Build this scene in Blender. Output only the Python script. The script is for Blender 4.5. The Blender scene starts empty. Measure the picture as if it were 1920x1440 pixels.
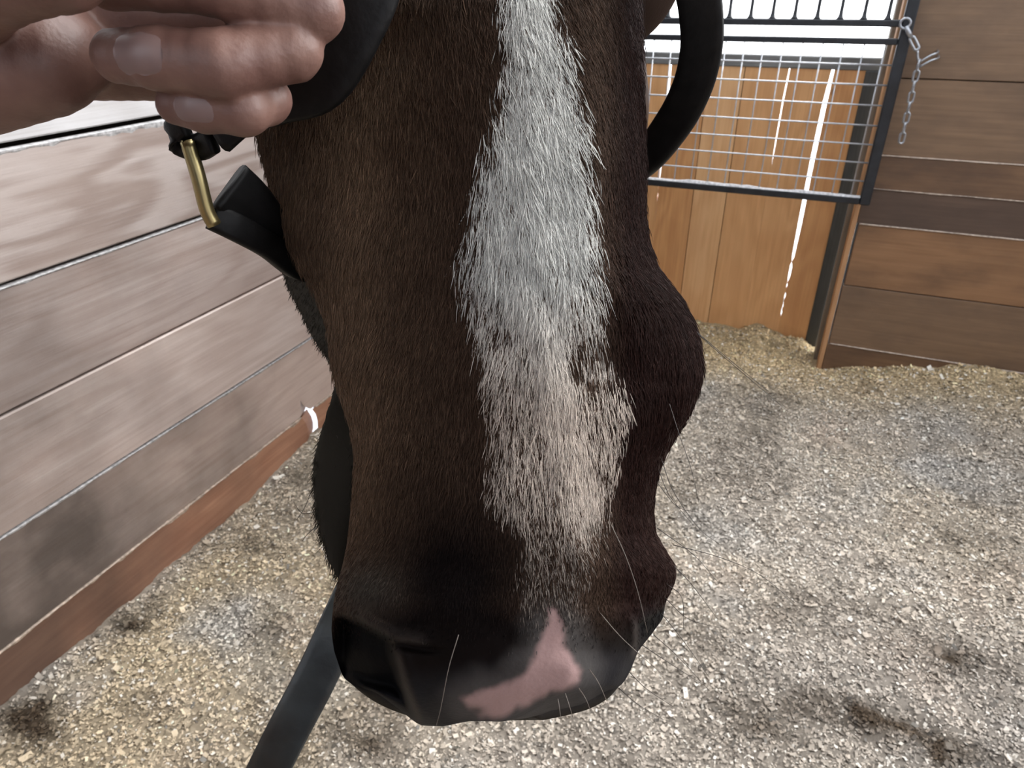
import bpy, bmesh, math, random
import numpy as np
from mathutils import Matrix, Vector

random.seed(7)
rng = np.random.default_rng(7)
SC = bpy.context.scene
COL = SC.collection

# ------------------------------------------------------------------ camera
H_EYE = 1.30
FPX = 1310.0


def _n(v):
    v = np.asarray(v, float)
    return v / np.linalg.norm(v)


_Y = _n([625, -733, FPX])              # direction of the left wall boards, in camera axes
_Zd = _n([43, 2150, FPX])              # straight down, in camera axes
_Zd = _n(_Zd - _Y * np.dot(_Y, _Zd))
_Z = -_Zd
_X = np.cross(_Y, _Z)
CM = np.stack([_X, _Y, _Z])            # world = CM @ (right, down, forward)

cam_data = bpy.data.cameras.new('camera')
cam_data.sensor_fit = 'HORIZONTAL'
cam_data.sensor_width = 36.0
cam_data.lens = 36.0 * FPX / 1920.0
cam_data.clip_start = 0.01
cam_data.clip_end = 60
cam_data.dof.use_dof = True
cam_data.dof.focus_distance = 0.34
cam_data.dof.aperture_fstop = 26.0
cam = bpy.data.objects.new('camera', cam_data)
COL.objects.link(cam)
R = np.stack([CM[:, 0], -CM[:, 1], -CM[:, 2]], axis=1)
cam.matrix_world = Matrix.Translation((0, 0, H_EYE)) @ Matrix(R.tolist()).to_4x4()
SC.camera = cam

# ------------------------------------------------------------------ world: hazy daylight, sun side beyond the stall door
world = bpy.data.worlds.new('daylight')
SC.world = world
world.use_nodes = True
wn, wl = world.node_tree.nodes, world.node_tree.links
wn.clear()
w_out = wn.new('ShaderNodeOutputWorld')
w_bg = wn.new('ShaderNodeBackground')
w_tc = wn.new('ShaderNodeTexCoord')
w_dot = wn.new('ShaderNodeVectorMath'); w_dot.operation = 'DOT_PRODUCT'
w_dot.inputs[1].default_value = tuple(_n([0.50, 0.70, 0.50]))
w_max = wn.new('ShaderNodeMath'); w_max.operation = 'MAXIMUM'; w_max.inputs[1].default_value = 0.0
w_pow = wn.new('ShaderNodeMath'); w_pow.operation = 'POWER'; w_pow.inputs[1].default_value = 3.0
w_mix = wn.new('ShaderNodeMix'); w_mix.data_type = 'RGBA'
w_mix.inputs[6].default_value = (0.90, 0.97, 1.08, 1)
w_mix.inputs[7].default_value = (6.0, 6.05, 6.1, 1)
wl.new(w_tc.outputs['Generated'], w_dot.inputs[0])
wl.new(w_dot.outputs['Value'], w_max.inputs[0])
wl.new(w_max.outputs[0], w_pow.inputs[0])
wl.new(w_pow.outputs[0], w_mix.inputs[0])
wl.new(w_mix.outputs[2], w_bg.inputs['Color'])
wl.new(w_bg.outputs[0], w_out.inputs['Surface'])
w_bg.inputs['Strength'].default_value = 1.0

SC.view_settings.view_transform = 'Standard'
SC.view_settings.look = 'None'
SC.view_settings.gamma = 1.0
SC.view_settings.use_curve_mapping = False
SC.view_settings.exposure = 0.92
SC.cycles.use_adaptive_sampling = True
SC.cycles.adaptive_threshold = 0.10
SC.cycles.adaptive_min_samples = 16
SC.cycles.use_denoising = True
SC.cycles.max_bounces = 4
SC.cycles.diffuse_bounces = 2
SC.cycles.glossy_bounces = 2
SC.cycles.transmission_bounces = 1


# ------------------------------------------------------------------ helpers
def cam_xyz(px, row, D):
    """metric point in camera axes (right, down, forward)"""
    px, row, D = np.broadcast_arrays(np.asarray(px, float), np.asarray(row, float), np.asarray(D, float))
    return np.stack([(px - 960) / FPX * D, (row - 720) / FPX * D, D], axis=-1)


def to_world(c):
    w = np.asarray(c, float) @ CM.T
    w = w.copy()
    w[..., 2] += H_EYE
    return w


def W(px, row, D):
    return to_world(cam_xyz(px, row, D))


def tag(o, label=None, cat=None, group=None, kind=None):
    if label: o['label'] = label
    if cat: o['category'] = cat
    if group: o['group'] = group
    if kind: o['kind'] = kind
    return o


def link(o, parent=None):
    COL.objects.link(o)
    if parent is not None:
        o.parent = parent
    return o


def empty(name, loc=(0, 0, 0)):
    e = bpy.data.objects.new(name, None)
    e.location = loc
    e.empty_display_size = 0.05
    return link(e)


def mesh_obj(name, verts, faces, mat=None, parent=None, smooth=False):
    me = bpy.data.meshes.new(name)
    verts = np.asarray(verts, float)
    if parent is not None:
        verts = verts - np.array(parent.location)
    if isinstance(faces, np.ndarray):
        faces = faces.tolist()
    me.from_pydata(verts.tolist(), [], faces)
    me.validate()
    if mat: me.materials.append(mat)
    if smooth:
        me.polygons.foreach_set('use_smooth', [True] * len(me.polygons))
    me.update()
    o = bpy.data.objects.new(name, me)
    return link(o, parent)


def box_obj(name, lo, hi, mat, parent=None, bevel=0.003):
    """chamfered box between two corners, with its origin at the box centre"""
    lo, hi = np.array(lo, float), np.array(hi, float)
    c, s = (lo + hi) / 2, hi - lo
    bm = bmesh.new()
    bmesh.ops.create_cube(bm, size=1.0)
    bmesh.ops.scale(bm, vec=s.tolist(), verts=bm.verts)
    if bevel:
        bmesh.ops.bevel(bm, geom=bm.edges[:], offset=min(bevel, 0.45 * s.min()), segments=1, affect='EDGES')
    me = bpy.data.meshes.new(name)
    bm.to_mesh(me); bm.free()
    me.materials.append(mat)
    o = bpy.data.objects.new(name, me)
    link(o, parent)
    o.location = Vector(c.tolist()) - (parent.location if parent else Vector())
    return o


def tube(path, radii, seg=10, closed=False, cap=True):
    path = np.asarray(path, float)
    n = len(path)
    radii = np.broadcast_to(np.asarray(radii, float), (n,))
    if closed:
        t = np.roll(path, -1, 0) - np.roll(path, 1, 0)
    else:
        t = np.gradient(path, axis=0)
    t /= np.linalg.norm(t, axis=1, keepdims=True) + 1e-12
    a = np.array([0, 0, 1.0]) if abs(t[0][2]) < 0.9 else np.array([1.0, 0, 0])
    u = _n(np.cross(t[0], a))
    V = []
    for i in range(n):
        u = u - t[i] * np.dot(u, t[i]); u /= np.linalg.norm(u) + 1e-12
        w = np.cross(t[i], u)
        ang = np.arange(seg) / seg * 2 * math.pi
        V.append(path[i] + radii[i] * (np.cos(ang)[:, None] * u + np.sin(ang)[:, None] * w))
    V = np.concatenate(V)
    F = []
    for i in range(n if closed else n - 1):
        j = (i + 1) % n
        for k in range(seg):
            k2 = (k + 1) % seg
            F.append([i * seg + k, i * seg + k2, j * seg + k2, j * seg + k])
    if cap and not closed:
        F.append(list(range(seg))[::-1]); F.append([(n - 1) * seg + k for k in range(seg)])
    return V, F


def catmull(P, n):
    """smooth curve through points, n samples"""
    P = np.asarray(P, float)
    m = len(P)
    d = np.concatenate([[0], np.cumsum(np.linalg.norm(np.diff(P[:, :3], axis=0), axis=1) ** 0.5)])
    ts = np.linspace(0, d[-1], n)
    T = np.zeros_like(P)
    for i in range(m):
        a, b = max(i - 1, 0), min(i + 1, m - 1)
        T[i] = (P[b] - P[a]) / (d[b] - d[a])
    out = []
    for t in ts:
        i = min(max(np.searchsorted(d, t) - 1, 0), m - 2)
        h = d[i + 1] - d[i]; s = (t - d[i]) / h
        out.append((2 * s**3 - 3 * s**2 + 1) * P[i] + (s**3 - 2 * s**2 + s) * h * T[i]
                   + (-2 * s**3 + 3 * s**2) * P[i + 1] + (s**3 - s**2) * h * T[i + 1])
    return np.array(out)


def ribbon(path, width_dir, width, thick, round_=0.35):
    """strap: a rounded rectangular section swept along a path; width_dir per point gives the flat direction"""
    path = np.asarray(path, float)
    n = len(path)
    t = np.gradient(path, axis=0); t /= np.linalg.norm(t, axis=1, keepdims=True)
    wd = np.broadcast_to(np.asarray(width_dir, float), path.shape)
    width = np.broadcast_to(np.asarray(width, float), (n,))
    prof = []
    for a in np.arange(12) / 12 * 2 * math.pi + math.pi / 12:
        c, s = math.cos(a), math.sin(a)
        prof.append((np.sign(c) * abs(c) ** round_, np.sign(s) * abs(s) ** 0.6))
    V = []
    for i in range(n):
        w = wd[i] - t[i] * np.dot(wd[i], t[i]); w /= np.linalg.norm(w)
        nn = np.cross(t[i], w)
        for a, b in prof:
            V.append(path[i] + w * a * width[i] / 2 + nn * b * thick / 2)
    k = len(prof); F = []
    for i in range(n - 1):
        for j in range(k):
            j2 = (j + 1) % k
            F.append([i * k + j, i * k + j2, (i + 1) * k + j2, (i + 1) * k + j])
    F.append(list(range(k))[::-1]); F.append([(n - 1) * k + j for j in range(k)])
    return np.array(V), F


def surface_nets(f, origin, h):
    """quads of the zero level of f (negative inside)"""
    s = f < 0
    nx, ny, nz = f.shape
    acc = np.zeros((nx - 1, ny - 1, nz - 1, 3), np.float32); cnt = np.zeros((nx - 1, ny - 1, nz - 1), np.float32)
    corners = [(i, j, k) for i in (0, 1) for j in (0, 1) for k in (0, 1)]
    sub = lambda a, c: a[c[0]:nx - 1 + c[0], c[1]:ny - 1 + c[1], c[2]:nz - 1 + c[2]]
    for a in corners:
        for ax in range(3):
            if a[ax] == 0:
                b = list(a); b[ax] = 1
                fa, fb = sub(f, a), sub(f, b)
                m = (fa < 0) != (fb < 0)
                t = np.where(m, fa / np.where(m, fa - fb, 1), 0)
                for q in range(3):
                    acc[..., q] += m * (a[q] + (t if q == ax else 0))
                cnt += m
    act = cnt > 0
    idx = -np.ones(act.shape, np.int64); ids = np.argwhere(act); idx[act] = np.arange(len(ids))
    V = (ids + acc[act] / cnt[act][:, None]) * h + np.asarray(origin)
    F = []
    for ax in range(3):
        o1, o2 = [(1, 2), (2, 0), (0, 1)][ax]
        sl0 = [slice(1, -1)] * 3; sl0[ax] = slice(0, -1)
        sl1 = [slice(1, -1)] * 3; sl1[ax] = slice(1, None)
        d0, d1 = s[tuple(sl0)], s[tuple(sl1)]
        for flip in (False, True):
            e = np.argwhere((d0 & ~d1) if not flip else (~d0 & d1))
            if not len(e): continue
            base = e.copy(); base[:, o1] += 1; base[:, o2] += 1
            q = []
            for (a, b) in ((0, 0), (-1, 0), (-1, -1), (0, -1)):
                c = base.copy(); c[:, o1] += a; c[:, o2] += b
                q.append(idx[c[:, 0], c[:, 1], c[:, 2]])
            q = np.stack(q, 1)
            F.append(q[:, ::-1] if flip else q)
    return V, np.concatenate(F)


def cone_sdf(P, a, b, ra, rb):
    a, b = np.asarray(a, np.float32), np.asarray(b, np.float32)
    d = b - a
    t = np.clip(((P - a) @ d) / max(float(d @ d), 1e-12), 0, 1)
    q = P - a - t[..., None] * d
    return np.sqrt((q * q).sum(-1)) - (ra + (rb - ra) * t)


def smin(a, b, k):
    h = np.clip(0.5 + 0.5 * (b - a) / k, 0, 1)
    return b + (a - b) * h - k * h * (1 - h)


def grid_points(lo, hi, h):
    ax = [np.arange(lo[i], hi[i], h, dtype=np.float32) for i in range(3)]
    return np.stack(np.meshgrid(*ax, indexing='ij'), -1)


def vnoise(x, y, seed=0):
    """smooth value noise, arrays in, about -1..1"""
    r = np.random.default_rng(seed)
    T = r.uniform(-1, 1, (64, 64))
    x, y = np.asarray(x, float), np.asarray(y, float)
    xi, yi = np.floor(x).astype(int), np.floor(y).astype(int)
    fx, fy = x - xi, y - yi
    fx, fy = fx * fx * (3 - 2 * fx), fy * fy * (3 - 2 * fy)
    g = lambda a, b: T[a % 64, b % 64]
    return (g(xi, yi) * (1 - fx) + g(xi + 1, yi) * fx) * (1 - fy) + (g(xi, yi + 1) * (1 - fx) + g(xi + 1, yi + 1) * fx) * fy


def fbm(x, y, seed=0, octs=4):
    v = 0; a = 1.0
    for i in range(octs):
        v = v + a * vnoise(np.asarray(x) * 2**i + 17 * i, np.asarray(y) * 2**i + 5 * i, seed + i); a *= 0.5
    return v / 1.9


def sstep(a, b, x):
    t = np.clip((np.asarray(x, float) - a) / (b - a), 0, 1)
    return t * t * (3 - 2 * t)


# ------------------------------------------------------------------ materials
def new_mat(name):
    m = bpy.data.materials.new(name)
    m.use_nodes = True
    n, l = m.node_tree.nodes, m.node_tree.links
    n.clear()
    out = n.new('ShaderNodeOutputMaterial'); b = n.new('ShaderNodeBsdfPrincipled')
    l.new(b.outputs[0], out.inputs['Surface'])
    return m, n, l, b


def plain(name, col, rough=0.6, metal=0.0, noise=0.0, scale=40.0, bump=0.0, spec=0.5):
    m, n, l, b = new_mat(name)
    b.inputs['Roughness'].default_value = rough
    b.inputs['Metallic'].default_value = metal
    b.inputs['Specular IOR Level'].default_value = spec
    if noise or bump:
        tc = n.new('ShaderNodeTexCoord'); nz = n.new('ShaderNodeTexNoise')
        nz.inputs['Scale'].default_value = scale; nz.inputs['Detail'].default_value = 5
        l.new(tc.outputs['Object'], nz.inputs['Vector'])
        cr = n.new('ShaderNodeValToRGB')
        c0 = [max(0, c * (1 - noise)) for c in col]; c1 = [min(1, c * (1 + noise)) for c in col]
        cr.color_ramp.elements[0].position = 0.3; cr.color_ramp.elements[1].position = 0.7
        cr.color_ramp.elements[0].color = (*c0, 1); cr.color_ramp.elements[1].color = (*c1, 1)
        l.new(nz.outputs['Fac'], cr.inputs[0]); l.new(cr.outputs[0], b.inputs['Base Color'])
        if bump:
            bp = n.new('ShaderNodeBump'); bp.inputs['Strength'].default_value = bump; bp.inputs['Distance'].default_value = 0.002
            l.new(nz.outputs['Fac'], bp.inputs['Height']); l.new(bp.outputs[0], b.inputs['Normal'])
    else:
        b.inputs['Base Color'].default_value = (*col, 1)
    return m


def wood(name, dark, light, stain, axis='Y', stain_amt=0.5, grain=1.0, rough=0.55, rings=0.35, knots=True, soil_shade=None):
    """sawn board: stretched grain, flame rings, blotchy stain, small knots; each board object gets its own offset"""
    m, n, l, b = new_mat(name)
    tc = n.new('ShaderNodeTexCoord'); oi = n.new('ShaderNodeObjectInfo')
    mul = n.new('ShaderNodeMath'); mul.operation = 'MULTIPLY'; mul.inputs[1].default_value = 37.0
    l.new(oi.outputs['Random'], mul.inputs[0])
    add = n.new('ShaderNodeVectorMath'); add.operation = 'ADD'
    l.new(tc.outputs['Object'], add.inputs[0]); l.new(mul.outputs[0], add.inputs[1])

    def stretch(along, across):
        mp = n.new('ShaderNodeMapping')
        s = [across * grain] * 3; s['XYZ'.index(axis)] = along * grain
        mp.inputs['Scale'].default_value = s
        l.new(add.outputs[0], mp.inputs['Vector'])
        return mp

    fine = n.new('ShaderNodeTexNoise'); fine.inputs['Scale'].default_value = 1.0; fine.inputs['Detail'].default_value = 6; fine.inputs['Roughness'].default_value = 0.7
    l.new(stretch(2.5, 110).outputs[0], fine.inputs['Vector'])
    flow = n.new('ShaderNodeTexNoise'); flow.inputs['Scale'].default_value = 1.0; flow.inputs['Detail'].default_value = 2
    l.new(stretch(1.6, 7.0).outputs[0], flow.inputs['Vector'])
    ringm = n.new('ShaderNodeMath'); ringm.operation = 'MULTIPLY'; ringm.inputs[1].default_value = 46.0
    l.new(flow.outputs['Fac'], ringm.inputs[0])
    sine = n.new('ShaderNodeMath'); sine.operation = 'SINE'
    l.new(ringm.outputs[0], sine.inputs[0])
    rsc = n.new('ShaderNodeMath'); rsc.operation = 'MULTIPLY_ADD'; rsc.inputs[1].default_value = rings * 0.3; rsc.inputs[2].default_value = 0.0
    l.new(sine.outputs[0], rsc.inputs[0])
    comb = n.new('ShaderNodeMath'); comb.operation = 'ADD'
    l.new(fine.outputs['Fac'], comb.inputs[0]); l.new(rsc.outputs[0], comb.inputs[1])
    cr = n.new('ShaderNodeValToRGB')
    cr.color_ramp.elements[0].position = 0.22; cr.color_ramp.elements[0].color = (*dark, 1)
    cr.color_ramp.elements[1].position = 0.78; cr.color_ramp.elements[1].color = (*light, 1)
    l.new(comb.outputs[0], cr.inputs[0])
    blot = n.new('ShaderNodeTexNoise'); blot.inputs['Scale'].default_value = 1.0; blot.inputs['Detail'].default_value = 5; blot.inputs['Roughness'].default_value = 0.6
    l.new(stretch(3.0, 7.0).outputs[0], blot.inputs['Vector'])
    bcr = n.new('ShaderNodeValToRGB')
    bcr.color_ramp.elements[0].position = 0.42; bcr.color_ramp.elements[0].color = (0, 0, 0, 1)
    bcr.color_ramp.elements[1].position = 0.68; bcr.color_ramp.elements[1].color = (stain_amt, stain_amt, stain_amt, 1)
    l.new(blot.outputs['Fac'], bcr.inputs[0])
    mx = n.new('ShaderNodeMix'); mx.data_type = 'RGBA'
    l.new(bcr.outputs[0], mx.inputs[0]); l.new(cr.outputs[0], mx.inputs[6]); mx.inputs[7].default_value = (*stain, 1)
    last = mx.outputs[2]
    if knots:
        vo = n.new('ShaderNodeTexVoronoi'); vo.inputs['Scale'].default_value = 1.0; vo.inputs['Randomness'].default_value = 1.0
        l.new(stretch(7.0, 12.0).outputs[0], vo.inputs['Vector'])
        kcr = n.new('ShaderNodeValToRGB')
        kcr.color_ramp.elements[0].position = 0.05; kcr.color_ramp.elements[0].color = (0.75, 0.75, 0.75, 1)
        kcr.color_ramp.elements[1].position = 0.12; kcr.color_ramp.elements[1].color = (0, 0, 0, 1)
        sep = n.new('ShaderNodeSeparateColor'); l.new(vo.outputs['Color'], sep.inputs[0])
        gt = n.new('ShaderNodeMath'); gt.operation = 'LESS_THAN'; gt.inputs[1].default_value = 0.86; l.new(sep.outputs[0], gt.inputs[0])
        ka = n.new('ShaderNodeMath'); ka.operation = 'ADD'; l.new(vo.outputs['Distance'], ka.inputs[0]); l.new(gt.outputs[0], ka.inputs[1])
        l.new(ka.outputs[0], kcr.inputs[0])
        mk = n.new('ShaderNodeMix'); mk.data_type = 'RGBA'
        l.new(kcr.outputs[0], mk.inputs[0]); l.new(last, mk.inputs[6]); mk.inputs[7].default_value = (*[c * 0.35 for c in dark], 1)
        last = mk.outputs[2]
    if soil_shade:      # painted door-light falloff with some soiling: blotchy brown-black tint fading along the wall
        y_from, y_to, amt = soil_shade
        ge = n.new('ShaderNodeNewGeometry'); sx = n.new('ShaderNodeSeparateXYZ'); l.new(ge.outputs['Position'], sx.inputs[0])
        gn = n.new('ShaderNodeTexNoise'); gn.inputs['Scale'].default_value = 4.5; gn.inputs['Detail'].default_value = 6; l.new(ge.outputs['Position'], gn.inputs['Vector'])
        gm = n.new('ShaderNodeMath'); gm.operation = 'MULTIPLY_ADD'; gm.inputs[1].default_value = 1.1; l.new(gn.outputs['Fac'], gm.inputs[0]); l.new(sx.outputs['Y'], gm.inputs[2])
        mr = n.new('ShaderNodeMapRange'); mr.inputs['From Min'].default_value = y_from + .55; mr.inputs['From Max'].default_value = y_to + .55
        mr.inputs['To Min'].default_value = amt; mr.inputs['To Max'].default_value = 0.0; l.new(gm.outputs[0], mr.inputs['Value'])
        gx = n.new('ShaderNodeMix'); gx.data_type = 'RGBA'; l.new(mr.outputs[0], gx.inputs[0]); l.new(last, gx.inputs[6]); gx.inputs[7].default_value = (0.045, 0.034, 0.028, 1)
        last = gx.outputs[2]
    l.new(last, b.inputs['Base Color'])
    b.inputs['Roughness'].default_value = rough
    bp = n.new('ShaderNodeBump'); bp.inputs['Strength'].default_value = 0.35; bp.inputs['Distance'].default_value = 0.002
    l.new(comb.outputs[0], bp.inputs['Height']); l.new(bp.outputs[0], b.inputs['Normal'])
    return m


def attr_mat(name, attr='col', rough=0.6, spec=0.3, bump=0.0, bscale=200.0, sss=0.0, rattr=None):
    m, n, l, b = new_mat(name)
    a = n.new('ShaderNodeAttribute'); a.attribute_name = attr
    l.new(a.outputs['Color'], b.inputs['Base Color'])
    b.inputs['Roughness'].default_value = rough
    b.inputs['Specular IOR Level'].default_value = spec
    if bump:
        tc = n.new('ShaderNodeTexCoord'); nz = n.new('ShaderNodeTexNoise'); nz.inputs['Scale'].default_value = bscale; nz.inputs['Detail'].default_value = 4
        l.new(tc.outputs['Object'], nz.inputs['Vector'])
        bp = n.new('ShaderNodeBump'); bp.inputs['Strength'].default_value = bump; bp.inputs['Distance'].default_value = 0.001
        l.new(nz.outputs['Fac'], bp.inputs['Height']); l.new(bp.outputs[0], b.inputs['Normal'])
    if sss:
        b.inputs['Subsurface Weight'].default_value = sss
        b.inputs['Subsurface Radius'].default_value = (0.006, 0.003, 0.0015)
        b.inputs['Subsurface Scale'].default_value = 1.0
    return m


def set_col(me, cols, name='col', domain='POINT'):
    a = me.attributes.new(name, 'FLOAT_COLOR', domain)
    c = np.ones((len(cols), 4), np.float32); c[:, :3] = cols
    a.data.foreach_set('color', c.ravel())


M_BACK = plain('dark_backing', (0.02, 0.014, 0.01), 0.9)
M_DUST = plain('sawdust_ledge', (0.50, 0.49, 0.49), 0.9, noise=0.4, scale=120)
M_DUST_TAN = plain('sawdust_ledge_tan', (0.50, 0.40, 0.32), 0.9, noise=0.4, scale=90)
M_BLACK_STEEL = plain('black_steel', (0.016, 0.018, 0.022), 0.45, noise=0.4, scale=30, bump=0.15)
M_ZINC = plain('galvanised_wire', (0.55, 0.56, 0.58), 0.35, metal=0.55, noise=0.15, scale=60)
M_CHAIN = plain('zinc_chain', (0.40, 0.41, 0.43), 0.35, metal=0.75, noise=0.15, scale=80)
M_BRASS = plain('worn_brass', (0.36, 0.29, 0.14), 0.32, metal=0.9, noise=0.25, scale=60)
M_LEATHER = plain('black_leather', (0.0055, 0.005, 0.005), 0.5, noise=0.4, scale=120, bump=0.25, spec=0.22)
M_LEAD = plain('black_lead_strap', (0.020, 0.025, 0.026), 0.38, noise=0.5, scale=45, bump=0.5, spec=0.7)

# ------------------------------------------------------------------ stall shell
XL_WALL, Y_WALL, PITCH, Z0 = -1.36, 2.74, 0.2346, 0.117
XR_WALL, Y_REAR, Z_TOP = 2.30, -1.10, 2.46
CEIL_Y = 0.60
Z_HALF = Z0 + PITCH * 5      # two unseen stall sides, kept half-height to let in more sky light

wl_mats = [
    wood('left_board_low', (0.34, 0.155, 0.090), (0.54, 0.29, 0.18), (0.24, 0.115, 0.075), 'Y', 0.5, rings=0.3, soil_shade=(0.55, 1.30, 0.74)),
    wood('left_board_red', (0.49, 0.365, 0.305), (0.67, 0.545, 0.475), (0.43, 0.31, 0.26), 'Y', 0.5, rings=0.3, soil_shade=(0.62, 1.45, 0.90)),
    wood('left_board_mid', (0.52, 0.405, 0.35), (0.71, 0.60, 0.545), (0.47, 0.35, 0.30), 'Y', 0.5, rings=0.3, soil_shade=(0.4, 1.2, 0.70)),
    wood('left_board_pink', (0.40, 0.305, 0.265), (0.57, 0.48, 0.44), (0.42, 0.31, 0.26), 'Y', 0.5, rings=0.4, soil_shade=(0.45, 1.30, 0.62)),
    wood('left_board_pale', (0.31, 0.24, 0.21), (0.49, 0.42, 0.39), (0.39, 0.305, 0.265), 'Y', 0.5, rings=1.0, soil_shade=(0.0, 0.6, 0.2)),
    wood('left_board_top', (0.50, 0.48, 0.475), (0.66, 0.65, 0.66), (0.55, 0.51, 0.49), 'Y', 0.4, rings=0.5),
]

# left wall: dark backing (open only at the daylight hole) with planks on it
hy0, hy1 = 1.55, 1.80
verts, faces = [], []


def add_box(verts, faces, lo, hi):
    b = len(verts)
    for x in (lo[0], hi[0]):
        for y in (lo[1], hi[1]):
            for z in (lo[2], hi[2]):
                verts.append((x, y, z))
    for f in ((0, 1, 3, 2), (4, 6, 7, 5), (0, 4, 5, 1), (2, 3, 7, 6), (0, 2, 6, 4), (1, 5, 7, 3)):
        faces.append([b + i for i in f])


for lo, hi in (((XL_WALL - .06, Y_REAR, -.12), (XL_WALL - .035, hy0, Z_TOP)),
               ((XL_WALL - .06, hy1, -.12), (XL_WALL - .035, 2.95, Z_TOP)),
               ((XL_WALL - .06, hy0, .20), (XL_WALL - .035, hy1, Z_TOP))):
    add_box(verts, faces, lo, hi)
wall_left = mesh_obj('wall_left', verts, faces, M_BACK)
tag(wall_left, kind='structure')


def plank_poly(name, poly, x0, x1, mat, parent, slant=()):
    """a board lying in a wall plane x = const: outline given as (y, z), with thickness"""
    n = len(poly)
    V = [(x1, y, z) for y, z in poly] + [(x0, y + (.075 if i in slant else 0), z - (.02 if i in slant else 0)) for i, (y, z) in enumerate(poly)]
    F = [list(range(n)), [2 * n - 1 - i for i in range(n)]]
    for i in range(n):
        j = (i + 1) % n
        F.append([i, n + i, n + j, j])
    bm = bmesh.new()
    bv = [bm.verts.new(v) for v in V]
    for f in F: bm.faces.new([bv[i] for i in f])
    bmesh.ops.recalc_face_normals(bm, faces=bm.faces[:])
    me = bpy.data.meshes.new(name); bm.to_mesh(me); bm.free()
    me.materials.append(mat)
    o = bpy.data.objects.new(name, me)
    return link(o, parent)


g = 0.0025
proud = [0.006, 0.004, 0.005, 0.002, 0.003, 0.0, 0.0, 0.002, 0.0, 0.0, 0.0]
bottom_gap = [0.002, 0.002, 0.002, 0.006, 0.009, .003, .003, .003, .003, .003, .003]
gap = [0.003, 0.003, 0.002, 0.004, 0.004, 0.003, 0.003, 0.003, 0.003, 0.003, 0.003, 0.003]
# lowest board, broken open at the daylight hole
zt = Z0 - 0.002
plank_poly('plank', [(Y_REAR, -.12), (1.50, -.12), (1.500, .012), (1.512, .030), (1.516, .055), (1.512, .080), (1.503, .100), (1.497, zt), (Y_REAR, zt)],
           XL_WALL - .035, XL_WALL + proud[0], wl_mats[0], wall_left, (2, 3, 4, 5, 6, 7))
plank_poly('plank', [(1.615, -.12), (2.94, -.12), (2.94, zt), (1.550, zt), (1.562, .092), (1.566, .062), (1.562, .036), (1.574, .026), (1.600, .026), (1.614, .010)],
           XL_WALL - .035, XL_WALL + proud[0], wl_mats[0], wall_left, (3, 4, 5, 6, 7, 8, 9))
zlo, zhi = Z0 + g, Z0 + PITCH - gap[1]
plank_poly('plank', [(Y_REAR, zlo), (1.490, zlo), (1.497, .136), (1.503, .176), (1.514, .150), (1.534, .128), (1.546, zlo), (2.94, zlo), (2.94, zhi), (Y_REAR, zhi)],
           XL_WALL - .035, XL_WALL + proud[1], wl_mats[1], wall_left, (1, 2, 3, 4, 5, 6))
for i in range(1, 10):
    zlo = Z0 + PITCH * i + bottom_gap[i]
    zhi = Z0 + PITCH * (i + 1) - gap[i + 1]
    box_obj('plank', (XL_WALL - .035, Y_REAR, zlo), (XL_WALL + proud[i + 1], 2.94, zhi), wl_mats[min(i + 1, 5)], wall_left, 0.003)


def ledge(name, zbase, hmin, hmax, mat, y0, y1, xbase, seed, parent, holes=0.0):
    """crumbly line of dust lying on the top edge of a board"""
    n = int((y1 - y0) / 0.008)
    ys = np.linspace(y0, y1, n)
    hh = hmin + (hmax - hmin) * np.clip(0.4 + 0.9 * fbm(ys * 22, ys * 0, seed, 4), 0, 1) ** 1.5
    cut = fbm(ys * 5, ys * 0 + 3, seed + 9, 3)
    hh = np.where(cut < holes - 0.6, 0.0004, hh)
    V, F = [], []
    for y, hgt in zip(ys, hh):
        V += [(xbase, y, zbase - hgt), (xbase + .0012, y, zbase - hgt * .5), (xbase + .002, y, zbase + .001), (xbase - .012, y, zbase + .003)]
    for i in range(n - 1):
        for k in range(3):
            F.append([4 * i + k, 4 * i + k + 1, 4 * i + 5 + k, 4 * i + 4 + k])
    o = mesh_obj(name, V, F, mat, parent)
    o['kind'] = 'stuff'
    return o


ledge('dust_line', Z0 + PITCH * 4 - .004, .002, .014, M_DUST, Y_REAR, 2.9, XL_WALL + .003, 3, wall_left)
ledge('dust_line', Z0 + PITCH * 3 - .004, .0003, .005, M_DUST, Y_REAR, 2.9, XL_WALL + .002, 4, wall_left)
ledge('dust_line', Z0 + PITCH * 1 - .003, .0022, .006, M_DUST, Y_REAR, 2.9, XL_WALL + .004, 5, wall_left)
ledge('dust_line', Z0 - .002, .001, .010, M_DUST_TAN, Y_REAR, 1.495, XL_WALL + .006, 6, wall_left, 0.25)
ledge('dust_line', Z0 - .002, .003, .012, M_DUST_TAN, 1.57, 2.9, XL_WALL + .006, 7, wall_left)

# wall with the doorway (back of the picture), right of the opening
wb = [
    wood('back_board_a', (0.150, 0.080, 0.042), (0.225, 0.128, 0.068), (0.085, 0.050, 0.032), 'X', 0.8, rings=0.2),
    wood('back_board_b', (0.235, 0.120, 0.055), (0.345, 0.185, 0.090), (0.150, 0.082, 0.044), 'X', 0.8, rings=0.2),
    wood('back_board_c', (0.085, 0.052, 0.036), (0.140, 0.088, 0.060), (0.060, 0.038, 0.028), 'X', 0.7, rings=0.15),
    wood('back_board_d', (0.170, 0.102, 0.058), (0.255, 0.158, 0.092), (0.120, 0.076, 0.050), 'X', 0.7, rings=0.15),
]
wall_back = box_obj('wall_back', (0.20, Y_WALL + .04, -.12), (XR_WALL, Y_WALL + .15, Z_TOP), M_BACK, None, 0)
tag(wall_back, kind='structure')
zs = [-.12, .11, .351, .583, .708, .820, 1.060, 1.2946, 1.529, 1.764, 1.998, 2.233, 2.46]
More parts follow.
